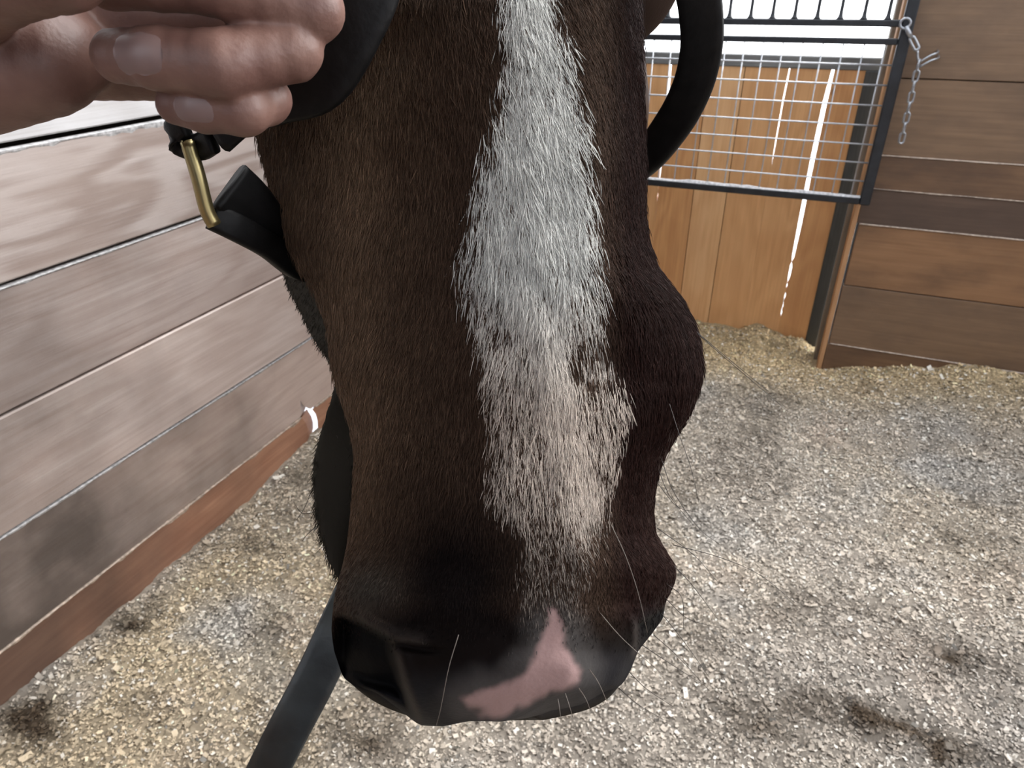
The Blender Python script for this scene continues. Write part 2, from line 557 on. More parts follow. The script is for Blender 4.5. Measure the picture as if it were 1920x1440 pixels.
mi = [0, 3, 1, 2, 0, 3, 3, 0, 3, 1, 0, 3]
for i in range(len(zs) - 1):
    pr = [0.004, 0.002, 0.003, 0.001, 0.004, 0.0, 0.002, 0, .002, 0, .001, 0][i]
    box_obj('plank', (0.19 + (.004 * (i % 3)), Y_WALL - pr, zs[i] + .0015), (XR_WALL, Y_WALL + .04, zs[i + 1] - .0015), wb[mi[i]], wall_back, 0.002)


def ledge_x(name, zbase, hmin, hmax, mat, x0, x1, y, seed, parent):
    n = int((x1 - x0) / 0.008); xs = np.linspace(x0, x1, n)
    hh = hmin + (hmax - hmin) * np.clip(fbm(xs * 12, xs * 0, seed, 4) + 0.25, 0, 1)
    V, F = [], []
    for x, hgt in zip(xs, hh):
        V += [(x, y + .01, zbase + .002), (x, y - .002, zbase + .0015), (x, y - .003, zbase - hgt * .5), (x, y, zbase - hgt)]
    for i in range(n - 1):
        for k in range(3):
            F.append([4 * i + k, 4 * i + k + 1, 4 * i + 5 + k, 4 * i + 4 + k])
    o = mesh_obj(name, V, F, mat, parent); o['kind'] = 'stuff'
    return o


ledge_x('dust_line', .820, .001, .005, M_DUST_TAN, .2, 1.6, Y_WALL - .003, 21, wall_back)
ledge_x('dust_line', .708, .0, .005, M_DUST_TAN, .2, 1.6, Y_WALL - .002, 22, wall_back)
ledge_x('dust_line', .583, .001, .004, M_DUST_TAN, .2, 1.6, Y_WALL - .004, 23, wall_back)
ledge_x('dust_line', .110, .0, .003, M_DUST_TAN, .2, 1.6, Y_WALL - .004, 24, wall_back)

# short wall left of the opening, the other two sides of the stall
wall_corner = box_obj('wall_corner', (XL_WALL, Y_WALL + .03, -.12), (-1.06, Y_WALL + .15, Z_TOP), M_BACK, None, 0)
tag(wall_corner, kind='structure')
for i in range(10):
    box_obj('plank', (XL_WALL + .01, Y_WALL, Z0 + PITCH * i + .0015), (-1.06, Y_WALL + .03, Z0 + PITCH * (i + 1) - .0015), wb[i % 4], wall_corner, 0.002)
box_obj('plank', (XL_WALL + .01, Y_WALL, -.12), (-1.06, Y_WALL + .03, Z0 - .0015), wb[0], wall_corner, 0.002)
wr = wood('side_board', (0.26, 0.16, 0.11), (0.40, 0.27, 0.19), (0.2, 0.12, 0.085), 'Y', 0.6)
wall_right = box_obj('wall_right', (XR_WALL + .03, Y_REAR, -.12), (XR_WALL + .06, Y_WALL, Z_HALF), M_BACK, None, 0)
tag(wall_right, kind='structure')
wall_rear = box_obj('wall_rear', (XL_WALL, Y_REAR - .06, -.12), (XR_WALL, Y_REAR - .03, Z_HALF), M_BACK, None, 0)
tag(wall_rear, kind='structure')
wr2 = wood('rear_board', (0.26, 0.16, 0.11), (0.40, 0.27, 0.19), (0.2, 0.12, 0.085), 'X', 0.6)
for i in range(-1, 5):
    z0_ = Z0 + PITCH * i
    box_obj('plank', (XR_WALL, Y_REAR, z0_ + .0015), (XR_WALL + .03, Y_WALL, z0_ + PITCH - .0015), wr, wall_right, 0.002)
    box_obj('plank', (XL_WALL, Y_REAR - .03, z0_ + .0015), (XR_WALL, Y_REAR, z0_ + PITCH - .0015), wr2, wall_rear, 0.002)

# unseen boarded slab added over the near half to block top light on the face
ceil_m = wood('shade_ceiling_board', (0.20, 0.13, 0.09), (0.32, 0.22, 0.155), (0.16, 0.10, 0.07), 'X', 0.5)
shade_ceiling = box_obj('shade_ceiling', (XL_WALL - .06, Y_REAR - .06, Z_TOP + .03), (XR_WALL + .06, CEIL_Y, Z_TOP + .06), M_BACK, None, 0)
tag(shade_ceiling, kind='structure')
yy = Y_REAR - .06
while yy < CEIL_Y - .01:
    box_obj('plank', (XL_WALL - .06, yy + .002, Z_TOP), (XR_WALL + .06, min(yy + .20, CEIL_Y) - .002, Z_TOP + .03), ceil_m, shade_ceiling, .002)
    yy += .20

# ------------------------------------------------------------------ half door of upright boards
dm = [
    wood('door_board_a', (0.60, 0.28, 0.105), (0.80, 0.43, 0.18), (0.66, 0.34, 0.145), 'Z', 0.5, rings=0.4),
    wood('door_board_b', (0.72, 0.38, 0.165), (0.90, 0.55, 0.27), (0.78, 0.46, 0.23), 'Z', 0.5, rings=0.4),
    wood('door_board_c', (0.66, 0.33, 0.13), (0.86, 0.49, 0.22), (0.72, 0.39, 0.175), 'Z', 0.5, rings=0.4),
]
M_GREYWOOD = wood('weathered_rail', (0.13, 0.13, 0.125), (0.26, 0.26, 0.25), (0.09, 0.09, 0.085), 'X', 0.5, rings=0.2, knots=False)
M_JAMB = wood('black_jamb', (0.035, 0.036, 0.034), (0.085, 0.085, 0.08), (0.03, 0.028, 0.025), 'Z', 0.7, rings=0.2, knots=False)
door = empty('door_1', (-.45, 2.95, 0)); tag(door, kind='structure')
Yd, Td = 2.95, 0.022


def door_board(poly, mat):
    V = [(x, Yd, z) for x, z in poly] + [(x, Yd + Td, z) for x, z in poly]
    n = len(poly)
    bm = bmesh.new(); bv = [bm.verts.new(Vector(v) - door.location) for v in V]
    bm.faces.new(bv[:n]); bm.faces.new(bv[n:][::-1])
    for i in range(n):
        j = (i + 1) % n
        bm.faces.new([bv[i], bv[n + i], bv[n + j], bv[j]])
    bmesh.ops.recalc_face_normals(bm, faces=bm.faces[:])
    me = bpy.data.meshes.new('door_board'); bm.to_mesh(me); bm.free(); me.materials.append(mat)
    return link(bpy.data.objects.new('door_board', me), door)


ZB, ZTD = -.12, 1.062
jx = [-1.32, -1.17, -1.02, -.868, -.718, -.568, -.423, -.291, -.140, .002, .1195]
for i in range(len(jx) - 1):
    a, b_ = jx[i], jx[i + 1]
    lft = [(a + .0014, ZB), (a + .0014, ZTD)]
    rgt = [(b_ - .0014, ZTD), (b_ - .0014, ZB)]
    if abs(a - .002) > 1e-6 and abs(a + .140) > 1e-6 and abs(a + .568) > 1e-6:
        box_obj('batten', (a - .012, Yd + Td + .001, ZB), (a + .012, Yd + Td + .012, ZTD), M_BACK, door, .001)
    if abs(b_ - .002) < 1e-6:      # left side of the wide bright slit
        rgt = [(b_ + .004, ZTD), (b_ - .004, .95), (b_ - .007, .75), (b_ - .005, .5), (b_ - .003, .37), (b_ - .0002, .345), (b_ - .003, .33), (b_ - .002, .27), (b_, .255),
               (b_ - .002, .24), (b_, .225), (b_, .205), (b_ - .002, .195), (b_ - .0005, .178), (b_, .15), (b_ - .002, .138), (b_ - .0015, .115), (b_, .10), (b_, ZB)]
    if abs(a - .002) < 1e-6:
        lft = [(a, ZB), (a, .10), (a + .0025, .112), (a + .0025, .125), (a, .135), (a + .003, .15), (a + .0005, .165), (a, .178), (a + .004, .192), (a + .003, .205), (a, .215),
               (a, .228), (a + .003, .24), (a + .0005, .255), (a + .005, .275), (a + .006, .325), (a + .0004, .345), (a + .006, .36), (a + .009, .5), (a + .008, .7), (a + .011, .95), (a + .014, ZTD)]
    if abs(b_ + .140) < 1e-6:      # narrow slit in the upper half
        rgt = [(b_ + .002, ZTD), (b_ - .002, .95), (b_ - .002, .8), (b_ - .0002, .70), (b_ - .0002, ZB)]
    if abs(a + .140) < 1e-6:
        lft = [(a + .0002, ZB), (a + .0002, .70), (a + .002, .80), (a + .003, .95), (a + .0065, ZTD)]
    if abs(b_ + .568) < 1e-6:
        rgt = [(b_ - .005, ZTD), (b_ - .006, .80), (b_ - .002, .60), (b_ - .0002, .58), (b_ - .003, .56), (b_ - .0002, .52), (b_ - .002, .49), (b_ - .0002, .45), (b_ - .0002, ZB)]
    if abs(a + .568) < 1e-6:
        lft = [(a + .0002, ZB), (a + .0002, .45), (a + .001, .49), (a + .0002, .52), (a + .002, .56), (a + .0002, .58), (a + .002, .6), (a + .006, .8), (a + .004, ZTD)]
    door_board(lft + rgt, dm[[1, 2, 0, 1, 2, 0, 1, 2, 2, 0][i]])
box_obj('top_rail', (-1.32, Yd - .006, ZTD), (.20, Yd + .035, 1.104), M_GREYWOOD, door, .003)
box_obj('edge_strip', (.1175, Yd - .008, ZB), (.163, Yd + .03, ZTD), M_JAMB, door, .003)

M_EDGE = wood('fresh_sawn_edge', (0.40, 0.20, 0.09), (0.60, 0.34, 0.17), (0.5, 0.27, 0.13), 'Z', 0.4, rings=0.2, knots=False)
M_EDGE2 = wood('weathered_edge', (0.18, 0.14, 0.10), (0.32, 0.26, 0.20), (0.14, 0.11, 0.08), 'Z', 0.5, rings=0.2, knots=False)
trim = box_obj('trim_1', (.172, Y_WALL - .004, -.12), (.1895, Y_WALL + .07, Z_TOP), M_EDGE, None, .003); tag(trim, kind='structure')
trim2 = box_obj('trim_2', (.158, Y_WALL + .07, -.12), (.1895, Y_WALL + .15, Z_TOP), M_EDGE2, None, .003); tag(trim2, kind='structure')

# ------------------------------------------------------------------ bedding: banked floor plus loose shavings
xs = np.arange(XL_WALL - .02, XR_WALL + .02, 0.0095); ys = np.arange(Y_REAR, 2.96, 0.0095)


def bed_z(x, y):
    x, y = np.asarray(x, float), np.asarray(y, float)
    z = 0.022 * fbm(x * 1.9 + 3, y * 1.9, 41, 3) + 0.012 * fbm(x * 9, y * 9, 43, 3)
    z = z + 0.011 * fbm(x * 24, y * 24, 45, 3)
    near_cam = sstep(0.2, 1.0, y)
    z = z * (0.5 + 0.5 * near_cam) - 0.004
    bank = sstep(0.55, 0.0, np.abs(y - 2.74)) * sstep(.12, .55, x)
    z = z + bank * (0.085 + 0.022 * np.sin(x * 9 + 1.2))
    z = z + 0.03 * sstep(.25, .0, np.abs(y - 2.93)) * (1 + 0.9 * np.exp(-((x + .07) / .05) ** 2)) * sstep(.16, .1, x)
    z = z + 0.030 * np.exp(-((x + 1.33) / .10) ** 2 - ((y - 1.52) / .14) ** 2)
    z = z - 0.012 * np.exp(-((x + 1.22) / .12) ** 2 - ((y - .82) / .10) ** 2)
    return z


def damp(x, y):
    """0..1 darker, damp or soiled bedding"""
    d = 0.38 * np.clip(fbm(x * 2.9, y * 2.9, 61, 4) - 0.27, 0, 1) * 2.2 + 0.7 * np.clip(fbm(x * 9, y * 13, 63, 4) - .30, 0, 1)
    for (px, row, rx, ry, a) in SPOTS:
        d = d + a * np.exp(-((x - px) / rx) ** 2 - ((y - row) / ry) ** 2)
    return np.clip(d * (0.55 + 0.9 * np.clip(fbm(x * 22, y * 22, 65, 3) + .5, 0, 1)), 0, 1)


def floor_pt(px, row):
    r = CM @ np.array([(px - 960) / FPX, (row - 720) / FPX, 1.0])
    p = r * (-H_EYE / r[2])
    return p[0], p[1]


SPOTS = []
for (px, row, rx, ry, a) in ((245, 1165, .05, .07, .95), (55, 1350, .10, .06, .95), (505, 1185, .05, .05, .6), (480, 1020, .10, .04, .55), (700, 1390, .09, .06, .6),
                             (255, 1320, .04, .04, .45), (1420, 1340, .10, .06, .75), (1620, 1335, .17, .045, .85), (1800, 1235, .11, .06, .75), (1490, 1150, .08, .04, .5), (1740, 1400, .12, .05, .5), (1560, 1130, .10, .03, .5),
                             (1810, 1010, .12, .08, .35), (1320, 1180, .05, .06, .4), (560, 900, .05, .04, .45), (1080, 1395, .10, .05, .3)):
    fx, fy = floor_pt(px, row)
    SPOTS.append((fx, fy, rx, ry, a))


def bed_col(x, y):
    warm = np.array([0.62, 0.505, 0.345]); grey = np.array([0.54, 0.475, 0.40]); gold = np.array([0.66, 0.49, 0.26]); dark = np.array([0.075, 0.052, 0.032])
    w = np.clip(0.45 + 0.9 * fbm(x * 1.7 + 9, y * 1.7, 71, 3), 0, 1)
    left = sstep(-.55, -.75, x) * sstep(1.25, .9, y) * sstep(.0, .14, x - XL_WALL)
    w = np.clip(w * (0.45 + 0.3 * sstep(.3, -.4, x)) + 0.8 * left, 0, 1)
    gd = sstep(2.3, 2.75, y)
    c = grey * (1 - w)[..., None] + warm * w[..., None]
    bl = np.clip(fbm(x * 3.7 + 4, y * 3.7, 73, 4) - .12, 0, .6)[..., None] * 1.3
    c = c * (1 - bl) + np.array([0.46, 0.455, 0.44]) * bl
    pkk = np.clip(fbm(x * 4.5 + 7, y * 4.5, 75, 3) - .2, 0, .6)[..., None]
    c = c * (1 - pkk) + np.array([0.64, 0.51, 0.40]) * pkk
    c = c * (1 - gd * .8)[..., None] + gold * (gd * .8)[..., None]
    floor_dim = sstep(1.75, .95, y) * sstep(-.55, .15, x)          # painted shade: tint dimmed to offset light from the half-open side
    c = c * (1 - .22 * floor_dim)[..., None]
    d = damp(x, y)[..., None]
    return c * (1 - d) + dark * d


GX, GY = np.meshgrid(xs, ys, indexing='ij')
GZ = bed_z(GX, GY) + rng.normal(0, .0012, GX.shape)
nxg, nyg = GX.shape
V = np.stack([GX, GY, GZ], -1).reshape(-1, 3)
ii = np.arange(nxg * nyg).reshape(nxg, nyg)
F = np.stack([ii[:-1, :-1], ii[1:, :-1], ii[1:, 1:], ii[:-1, 1:]], -1).reshape(-1, 4)
M_BED = attr_mat('bedding', rough=0.9, spec=0.2, bump=0.8, bscale=160)
floor = mesh_obj('floor', V, F, M_BED)
set_col(floor.data, bed_col(GX, GY).reshape(-1, 3) * 0.55)  # base darkened so the gaps between chips read as shade
tag(floor, kind='structure')

NCH = 330000
# more chips in the part of the stall the picture shows
cx = rng.uniform(XL_WALL + .016, 1.5, NCH); cy = np.where(rng.random(NCH) < .82, rng.uniform(.30, 2.93, NCH), rng.uniform(-.70, .30, NCH))
keep = ~((cy > 2.73) & (cx > .15))
cx, cy = cx[keep], cy[keep]; NCH = len(cx)
ln = rng.lognormal(math.log(.0056), .42, NCH); wd = ln * rng.uniform(.3, .75, NCH)
big = rng.random(NCH) < .004
ln[big] *= 2.6; wd[big] *= 1.3
yaw = rng.uniform(0, 2 * math.pi, NCH); tilt = rng.normal(0, .32, NCH); roll_ = rng.normal(0, .32, NCH); bend = rng.normal(0, .35, NCH) * ln
cz = bed_z(cx, cy) + rng.uniform(.0005, .0045, NCH)
d1 = np.stack([np.cos(yaw) * np.cos(tilt), np.sin(yaw) * np.cos(tilt), np.sin(tilt)], -1)
d2 = np.stack([-np.sin(yaw) * np.cos(roll_), np.cos(yaw) * np.cos(roll_), np.sin(roll_)], -1)
cen = np.stack([cx, cy, cz], -1)
A = []
for u in (-1, 0, 1):
    for v in (-1, 1):
        p = cen + d1 * (u * ln / 2)[:, None] + d2 * (v * wd / 2)[:, None]
        p[:, 2] += (abs(u)) * bend * .5
        A.append(p)
V = np.stack(A, 1).reshape(-1, 3)
b0 = np.arange(NCH)[:, None] * 6
F = np.concatenate([b0 + np.array([[0, 2, 3, 1]]), b0 + np.array([[2, 4, 5, 3]])], 1).reshape(-1, 4)
me = bpy.data.meshes.new('wood_shavings')
me.vertices.add(len(V)); me.vertices.foreach_set('co', V.ravel())
me.loops.add(F.size); me.loops.foreach_set('vertex_index', F.ravel().astype(np.int32))
me.polygons.add(len(F)); me.polygons.foreach_set('loop_start', (np.arange(len(F)) * 4).astype(np.int32))
me.update(calc_edges=True)
cc = bed_col(cx, cy)
val = rng.lognormal(0.03, .22, NCH)[:, None]
pale = (rng.random(NCH) < .10)[:, None] * (1 - damp(cx, cy))[:, None]
cc = np.clip(cc * val * (1 - pale) + pale * np.array([0.80, 0.75, 0.66]), 0, .88)
dk = (rng.random(NCH) < .14)[:, None]
cc = np.where(dk, cc * .30, cc)
set_col(me, np.repeat(cc, 6, 0))
M_CHIP = attr_mat('shavings', rough=0.7, spec=0.3)
me.materials.append(M_CHIP)
chips = link(bpy.data.objects.new('wood_shavings', me))
tag(chips, 'loose pale wood shavings bedding covering the stall floor', 'shavings', kind='stuff')

# ------------------------------------------------------------------ steel gate with wire mesh hung in the doorway
gate = empty('stall_gate', (-.42, 2.70, .66))
tag(gate, 'black steel stall gate with bars above and wire mesh panel below', 'gate')
GYc = 2.70
box_obj('upright', (.179, GYc - .016, .66), (.213, GYc + .016, 2.05), M_BLACK_STEEL, gate, .004)
box_obj('upright', (-1.04, GYc - .016, .66), (-1.006, GYc + .016, 2.05), M_BLACK_STEEL, gate, .004)
box_obj('bottom_rail', (-1.006, GYc - .016, .661), (.179, GYc + .016, .684), M_BLACK_STEEL, gate, .003)
box_obj('top_rail', (-1.006, GYc - .016, 2.018), (.179, GYc + .016, 2.05), M_BLACK_STEEL, gate, .003)
box_obj('middle_rail', (-1.006, GYc - .014, 1.208), (.179, GYc + .014, 1.228), M_BLACK_STEEL, gate, .003)
box_obj('middle_rail', (-1.006, GYc - .014, 1.158), (.179, GYc + .014, 1.176), M_BLACK_STEEL, gate, .003)
x = .136
while x > -1.0:
    # bars flare a little where they meet the rail
    pz = [1.228, 1.233, 1.240, 1.255, 2.0, 2.018]; pr = [.0125, .0085, .0065, .0055, .0055, .008]
    V, F = tube([(x, GYc, z) for z in pz], pr, 10)
    mesh_obj('bar', V, F, M_BLACK_STEEL, gate, True)
    x -= .0682
x = .148
while x > -1.0:
    V, F = tube([(x, GYc + .003, .684), (x, GYc + .003, .92), (x, GYc + .003, 1.160)], .0021, 8)
    mesh_obj('mesh_wire', V, F, M_ZINC, gate, True)
    x -= .0612
for z in (.738, .799, .858, .918, .980, 1.041, 1.100):
    V, F = tube([(-1.006, GYc - .001, z), (-.4, GYc - .001, z), (.180, GYc - .001, z)], .0026, 8)
    mesh_obj('mesh_wire', V, F, M_ZINC, gate, True)
# dust lying on the bottom rail
n = 150; gx = np.linspace(-1.0, .178, n); hh = .002 + .006 * np.clip(fbm(gx * 15, gx * 0, 31, 4) + .4, 0, 1)
V, F = [], []
for a, b_ in zip(gx, hh):
    V += [(a, GYc - .015, .6843), (a, GYc - .008, .6843 + b_), (a, GYc + .008, .6843 + b_), (a, GYc + .015, .6843)]
for i in range(n - 1):
    for k in range(3): F.append([4 * i + k, 4 * i + k + 1, 4 * i + 5 + k, 4 * i + 4 + k])
o = mesh_obj('dust_line', V, F, M_DUST, gate); o['kind'] = 'stuff'

# chain with snap hook, hung at the gate's edge
chain = empty('gate_chain', (.235, 2.685, .89))
tag(chain, 'short zinc chain with snap hook hanging from a staple beside the gate', 'chain')


def chain_link(p, axis, side, L=.040, Wd=.0225, r=.0034):
    ax, sd = _n(axis), np.asarray(side, float)
    sd = _n(sd - ax * np.dot(sd, ax))
    pts = []
    for k in range(20):
        a = 2 * math.pi * k / 20
        c, s = math.cos(a), math.sin(a)
        hl = (L - Wd) / 2
        pts.append(np.asarray(p) + ax * ((hl if s > 0 else -hl) * (1 if abs(s) > .15 else abs(s) / .15) + s * (Wd / 2 - r)) + sd * c * (Wd / 2 - r))
    V, F = tube(pts, r, 8, closed=True)
    return mesh_obj('chain_link', V, F, M_CHAIN, chain, True)


cy_ = 2.668
top = np.array([.250, cy_, 1.112])
for i in range(8):
    p = top - np.array([-.001 * i, 0, .0306 * i + .008])
    chain_link(p, (0.03 * (-1) ** i, 0, 1), (1, .35, 0) if i % 2 else (.25, 1, 0))
V, F = tube(catmull([(.250, cy_, 1.112), (.275, cy_, 1.132), (.295, cy_ + .02, 1.140), (.300, Y_WALL, 1.142)], 14), .0035, 8)
mesh_obj('staple', V, F, M_CHAIN, chain, True)
V, F = tube(catmull([(.254, cy_, 1.100), (.280, cy_, 1.118), (.300, cy_ + .02, 1.125), (.306, Y_WALL, 1.128)], 14), .0035, 8)
mesh_obj('staple', V, F, M_CHAIN, chain, True)
V, F = tube(catmull([(.238, cy_, 1.145), (.242, cy_, 1.128), (.250, cy_, 1.114)], 8), .0035, 8)
mesh_obj('chain_link', V, F, M_CHAIN, chain, True)
chain_link((.224, cy_, 1.165), (-.6, 0, .8), (.8, .2, .6), L=.05, Wd=.022, r=.004)
V, F = tube([(.212, cy_, 1.180), (.200, cy_, 1.196), (.190, cy_, 1.212)], [.006, .0075, .005], 10)
mesh_obj('snap_hook', V, F, M_CHAIN, chain, True)
pts = [(.186 + .014 * math.cos(a), cy_ + .002, 1.219 + .014 * math.sin(a)) for a in np.linspace(0, 2 * math.pi, 18)[:-1]]
V, F = tube(pts, .0038, 8, closed=True)
mesh_obj('snap_ring', V, F, M_CHAIN, chain, True)

# ------------------------------------------------------------------ horse: head as rings, then neck, trunk and legs
def tab(rows, T):
    T = np.array(T, float)
    return np.interp(rows, T[:, 0], T[:, 1])


def smooth1(a, k):
    if k < 1: return a
    w = np.exp(-np.linspace(-2, 2, 2 * k + 1) ** 2); w /= w.sum()
    return np.convolve(np.pad(a, k, mode='edge'), w, 'valid')


ROW0, ROW1, STEP = -720, 1352, 4.0
rows = np.arange(ROW0, ROW1 + .1, STEP)
NR = len(rows)
XLt = smooth1(tab(rows, [(-720, 640), (-660, 560), (-560, 500), (-350, 440), (-200, 430), (0, 445), (120, 462), (200, 472), (250, 478), (300, 490), (350, 503), (400, 515), (450, 530), (500, 558), (547, 586),
                         (600, 608), (660, 617), (700, 622), (760, 640), (800, 654), (858, 664), (950, 658), (1023, 650), (1060, 642), (1087, 634), (1130, 625), (1180, 621),
                         (1220, 626), (1270, 643), (1300, 676), (1320, 706), (1340, 752), (1352, 800)]), 4)
XRt = smooth1(tab(rows, [(-720, 1040), (-660, 1110), (-560, 1160), (-350, 1220), (-200, 1222), (0, 1206), (100, 1208), (200, 1210), (300, 1213), (400, 1213), (450, 1219), (500, 1236), (530, 1258), (560, 1281),
                         (600, 1303), (640, 1316), (690, 1322), (730, 1315), (770, 1300), (810, 1276), (850, 1252), (880, 1240), (920, 1230), (960, 1227), (1000, 1231), (1030, 1248),
                         (1060, 1267), (1080, 1269), (1100, 1263), (1130, 1248), (1160, 1243), (1190, 1221), (1220, 1197), (1260, 1181), (1290, 1164), (1310, 1146), (1330, 1112), (1344, 1060), (1352, 1010)]), 2)
Df = smooth1(tab(rows, [(-720, .415), (-600, .375), (-400, .335), (-200, .312), (0, .296), (300, .284), (700, .276), (1000, .272), (1150, .270), (1250, .273), (1300, .281), (1335, .293), (1352, .304)]), 8)
# depth across the face, per key row: (pixel, extra depth)
KEYS = {
    -720: [(640, .07), (680, .04), (760, .015), (850, 0), (930, .015), (1000, .04), (1040, .07)],
    -300: [(435, .13), (470, .09), (560, .04), (700, .015), (860, 0), (980, .004), (1100, .025), (1180, .06), (1222, .11)],
    100: [(460, .10), (490, .076), (560, .052), (700, .026), (850, .007), (990, 0), (1090, .003), (1150, .018), (1190, .045), (1208, .08)],
    300: [(490, .098), (518, .075), (570, .054), (640, .040), (760, .022), (880, .006), (1000, 0), (1110, .003), (1165, .018), (1198, .045), (1213, .08)],
    480: [(545, .095), (565, .072), (596, .053), (660, .038), (780, .020), (900, .005), (1010, 0), (1110, .004), (1170, .018), (1210, .042), (1228, .075)],
    700: [(622, .088), (630, .066), (646, .050), (700, .036), (800, .020), (930, .005), (1030, 0), (1140, .010), (1220, .018), (1285, .032), (1312, .055), (1322, .085)],
    860: [(664, .080), (670, .060), (690, .042), (740, .028), (840, .014), (960, .002), (1060, 0), (1140, .010), (1190, .024), (1225, .042), (1240, .058), (1248, .085)],
    1000: [(652, .078), (662, .056), (690, .038), (750, .023), (850, .009), (970, 0), (1070, .001), (1140, .014), (1190, .034), (1218, .052), (1231, .085)],
    1150: [(623, .070), (632, .050), (665, .030), (730, .016), (830, .005), (950, 0), (1070, .001), (1140, .014), (1190, .033), (1228, .052), (1243, .082)],
    1260: [(639, .062), (655, .042), (700, .024), (780, .010), (880, .002), (980, 0), (1070, .006), (1130, .022), (1165, .042), (1181, .07)],
    1352: [(800, .04), (815, .03), (840, .016), (880, .006), (920, .001), (960, .002), (990, .012), (1005, .025), (1010, .035)],
}
kr = sorted(KEYS)
NC = 190
uf = 0.5 - 0.5 * np.cos(np.linspace(0, math.pi, NC))          # denser at the sides
uf = 0.55 * uf + 0.45 * np.linspace(0, 1, NC)
prof = []
for k in kr:
    K = np.array(KEYS[k]); u = (K[:, 0] - K[0, 0]) / (K[-1, 0] - K[0, 0])
    fine_u = np.linspace(0, 1, 400)
    p = smooth1(np.interp(fine_u, u, K[:, 1]), 12)
    prof.append(np.interp(uf, fine_u, p))
prof = np.array(prof)
DO = np.stack([np.interp(rows, kr, prof[:, j]) for j in range(NC)], 1)
for j in range(NC): DO[:, j] = smooth1(DO[:, j], 6)
PX = XLt[:, None] + (XRt - XLt)[:, None] * uf[None]
RW = np.repeat(rows[:, None], NC, 1)
DD = Df[:, None] + DO

# relief on the muzzle and cheeks (extra depth, in metres; negative is towards the viewer)
def blob(cx_, cy_, rx, ry, rot=0):
    c, s = math.cos(rot), math.sin(rot)
    dx, dy = PX - cx_, RW - cy_
    return np.exp(-(((dx * c + dy * s) / rx) ** 2 + ((-dx * s + dy * c) / ry) ** 2))


def line_y(pts, x):
    P = np.array(pts, float)
    return np.interp(x, P[:, 0], P[:, 1])


def line_x(pts, y):
    P = np.array(pts, float)
    return np.interp(y, P[:, 1], P[:, 0])


# near nostril: hollow under the fold, behind the inner rim
fold = line_y([(600, 1148), (640, 1150), (675, 1163), (715, 1186), (745, 1203), (800, 1212)], PX)
rim = line_x([(722, 1140), (733, 1190), (741, 1230), (754, 1280), (778, 1340)], RW)
hollow = sstep(-4, 12, RW - fold) * sstep(5, -16, PX - rim) * sstep(618, 648, PX + 0.0 * RW) * sstep(1310, 1250, RW + (PX - 650) * -.35)
DD += 0.038 * hollow
DD += -0.0045 * np.exp(-((RW - fold + 12) / 14) ** 2) * sstep(640, 690, PX) * sstep(830, 770, PX)
DD += -0.004 * np.exp(-((PX - rim - 14) / 15) ** 2) * sstep(1190, 1230, RW)
DD += 0.004 * np.exp(-((RW - fold - 6) / 7) ** 2) * sstep(730, 760, PX) * sstep(850, 790, PX)
# crease from the far nostril corner, swell above each nostril
DD += -0.006 * blob(690, 1095, 60, 55)
DD += 0.005 * blob(640, 780, 22, 60, -.3)
# far nostril
fold2 = line_y([(1180, 1172), (1215, 1158), (1250, 1134)], PX)
rim2 = line_x([(1194, 1150), (1197, 1200), (1192, 1240)], RW)
hollow2 = sstep(-3, 8, RW - fold2) * sstep(-2, 8, PX - rim2) * sstep(1218, 1190, RW)
DD += 0.020 * hollow2
DD += -0.003 * np.exp(-((PX - rim2 + 8) / 8) ** 2) * sstep(1150, 1170, RW) * sstep(1250, 1220, RW)
# philtrum and lip cushion
DD += 0.003 * blob(1000, 1335, 30, 22) - 0.004 * blob(850, 1310, 70, 40) - 0.004 * blob(1090, 1285, 50, 45)
# nasal bone edges and the eye-side hollow beside them
DD += 0.0025 * blob(860, 330, 40, 200) + 0.004 * blob(1150, 300, 22, 220)
# slight unevenness of the skin
DD += 0.0006 * fbm(PX / 60, RW / 80, 91, 3)
# bottom edge of the upper lip is not level
lip = line_y([(700, 1322), (745, 1345), (780, 1362), (830, 1364), (880, 1354), (940, 1355), (985, 1349), (1030, 1338), (1090, 1338), (1140, 1320)], PX) - 1352
RW = RW + (lip - 2) * sstep(1270, 1352, rows)[:, None]

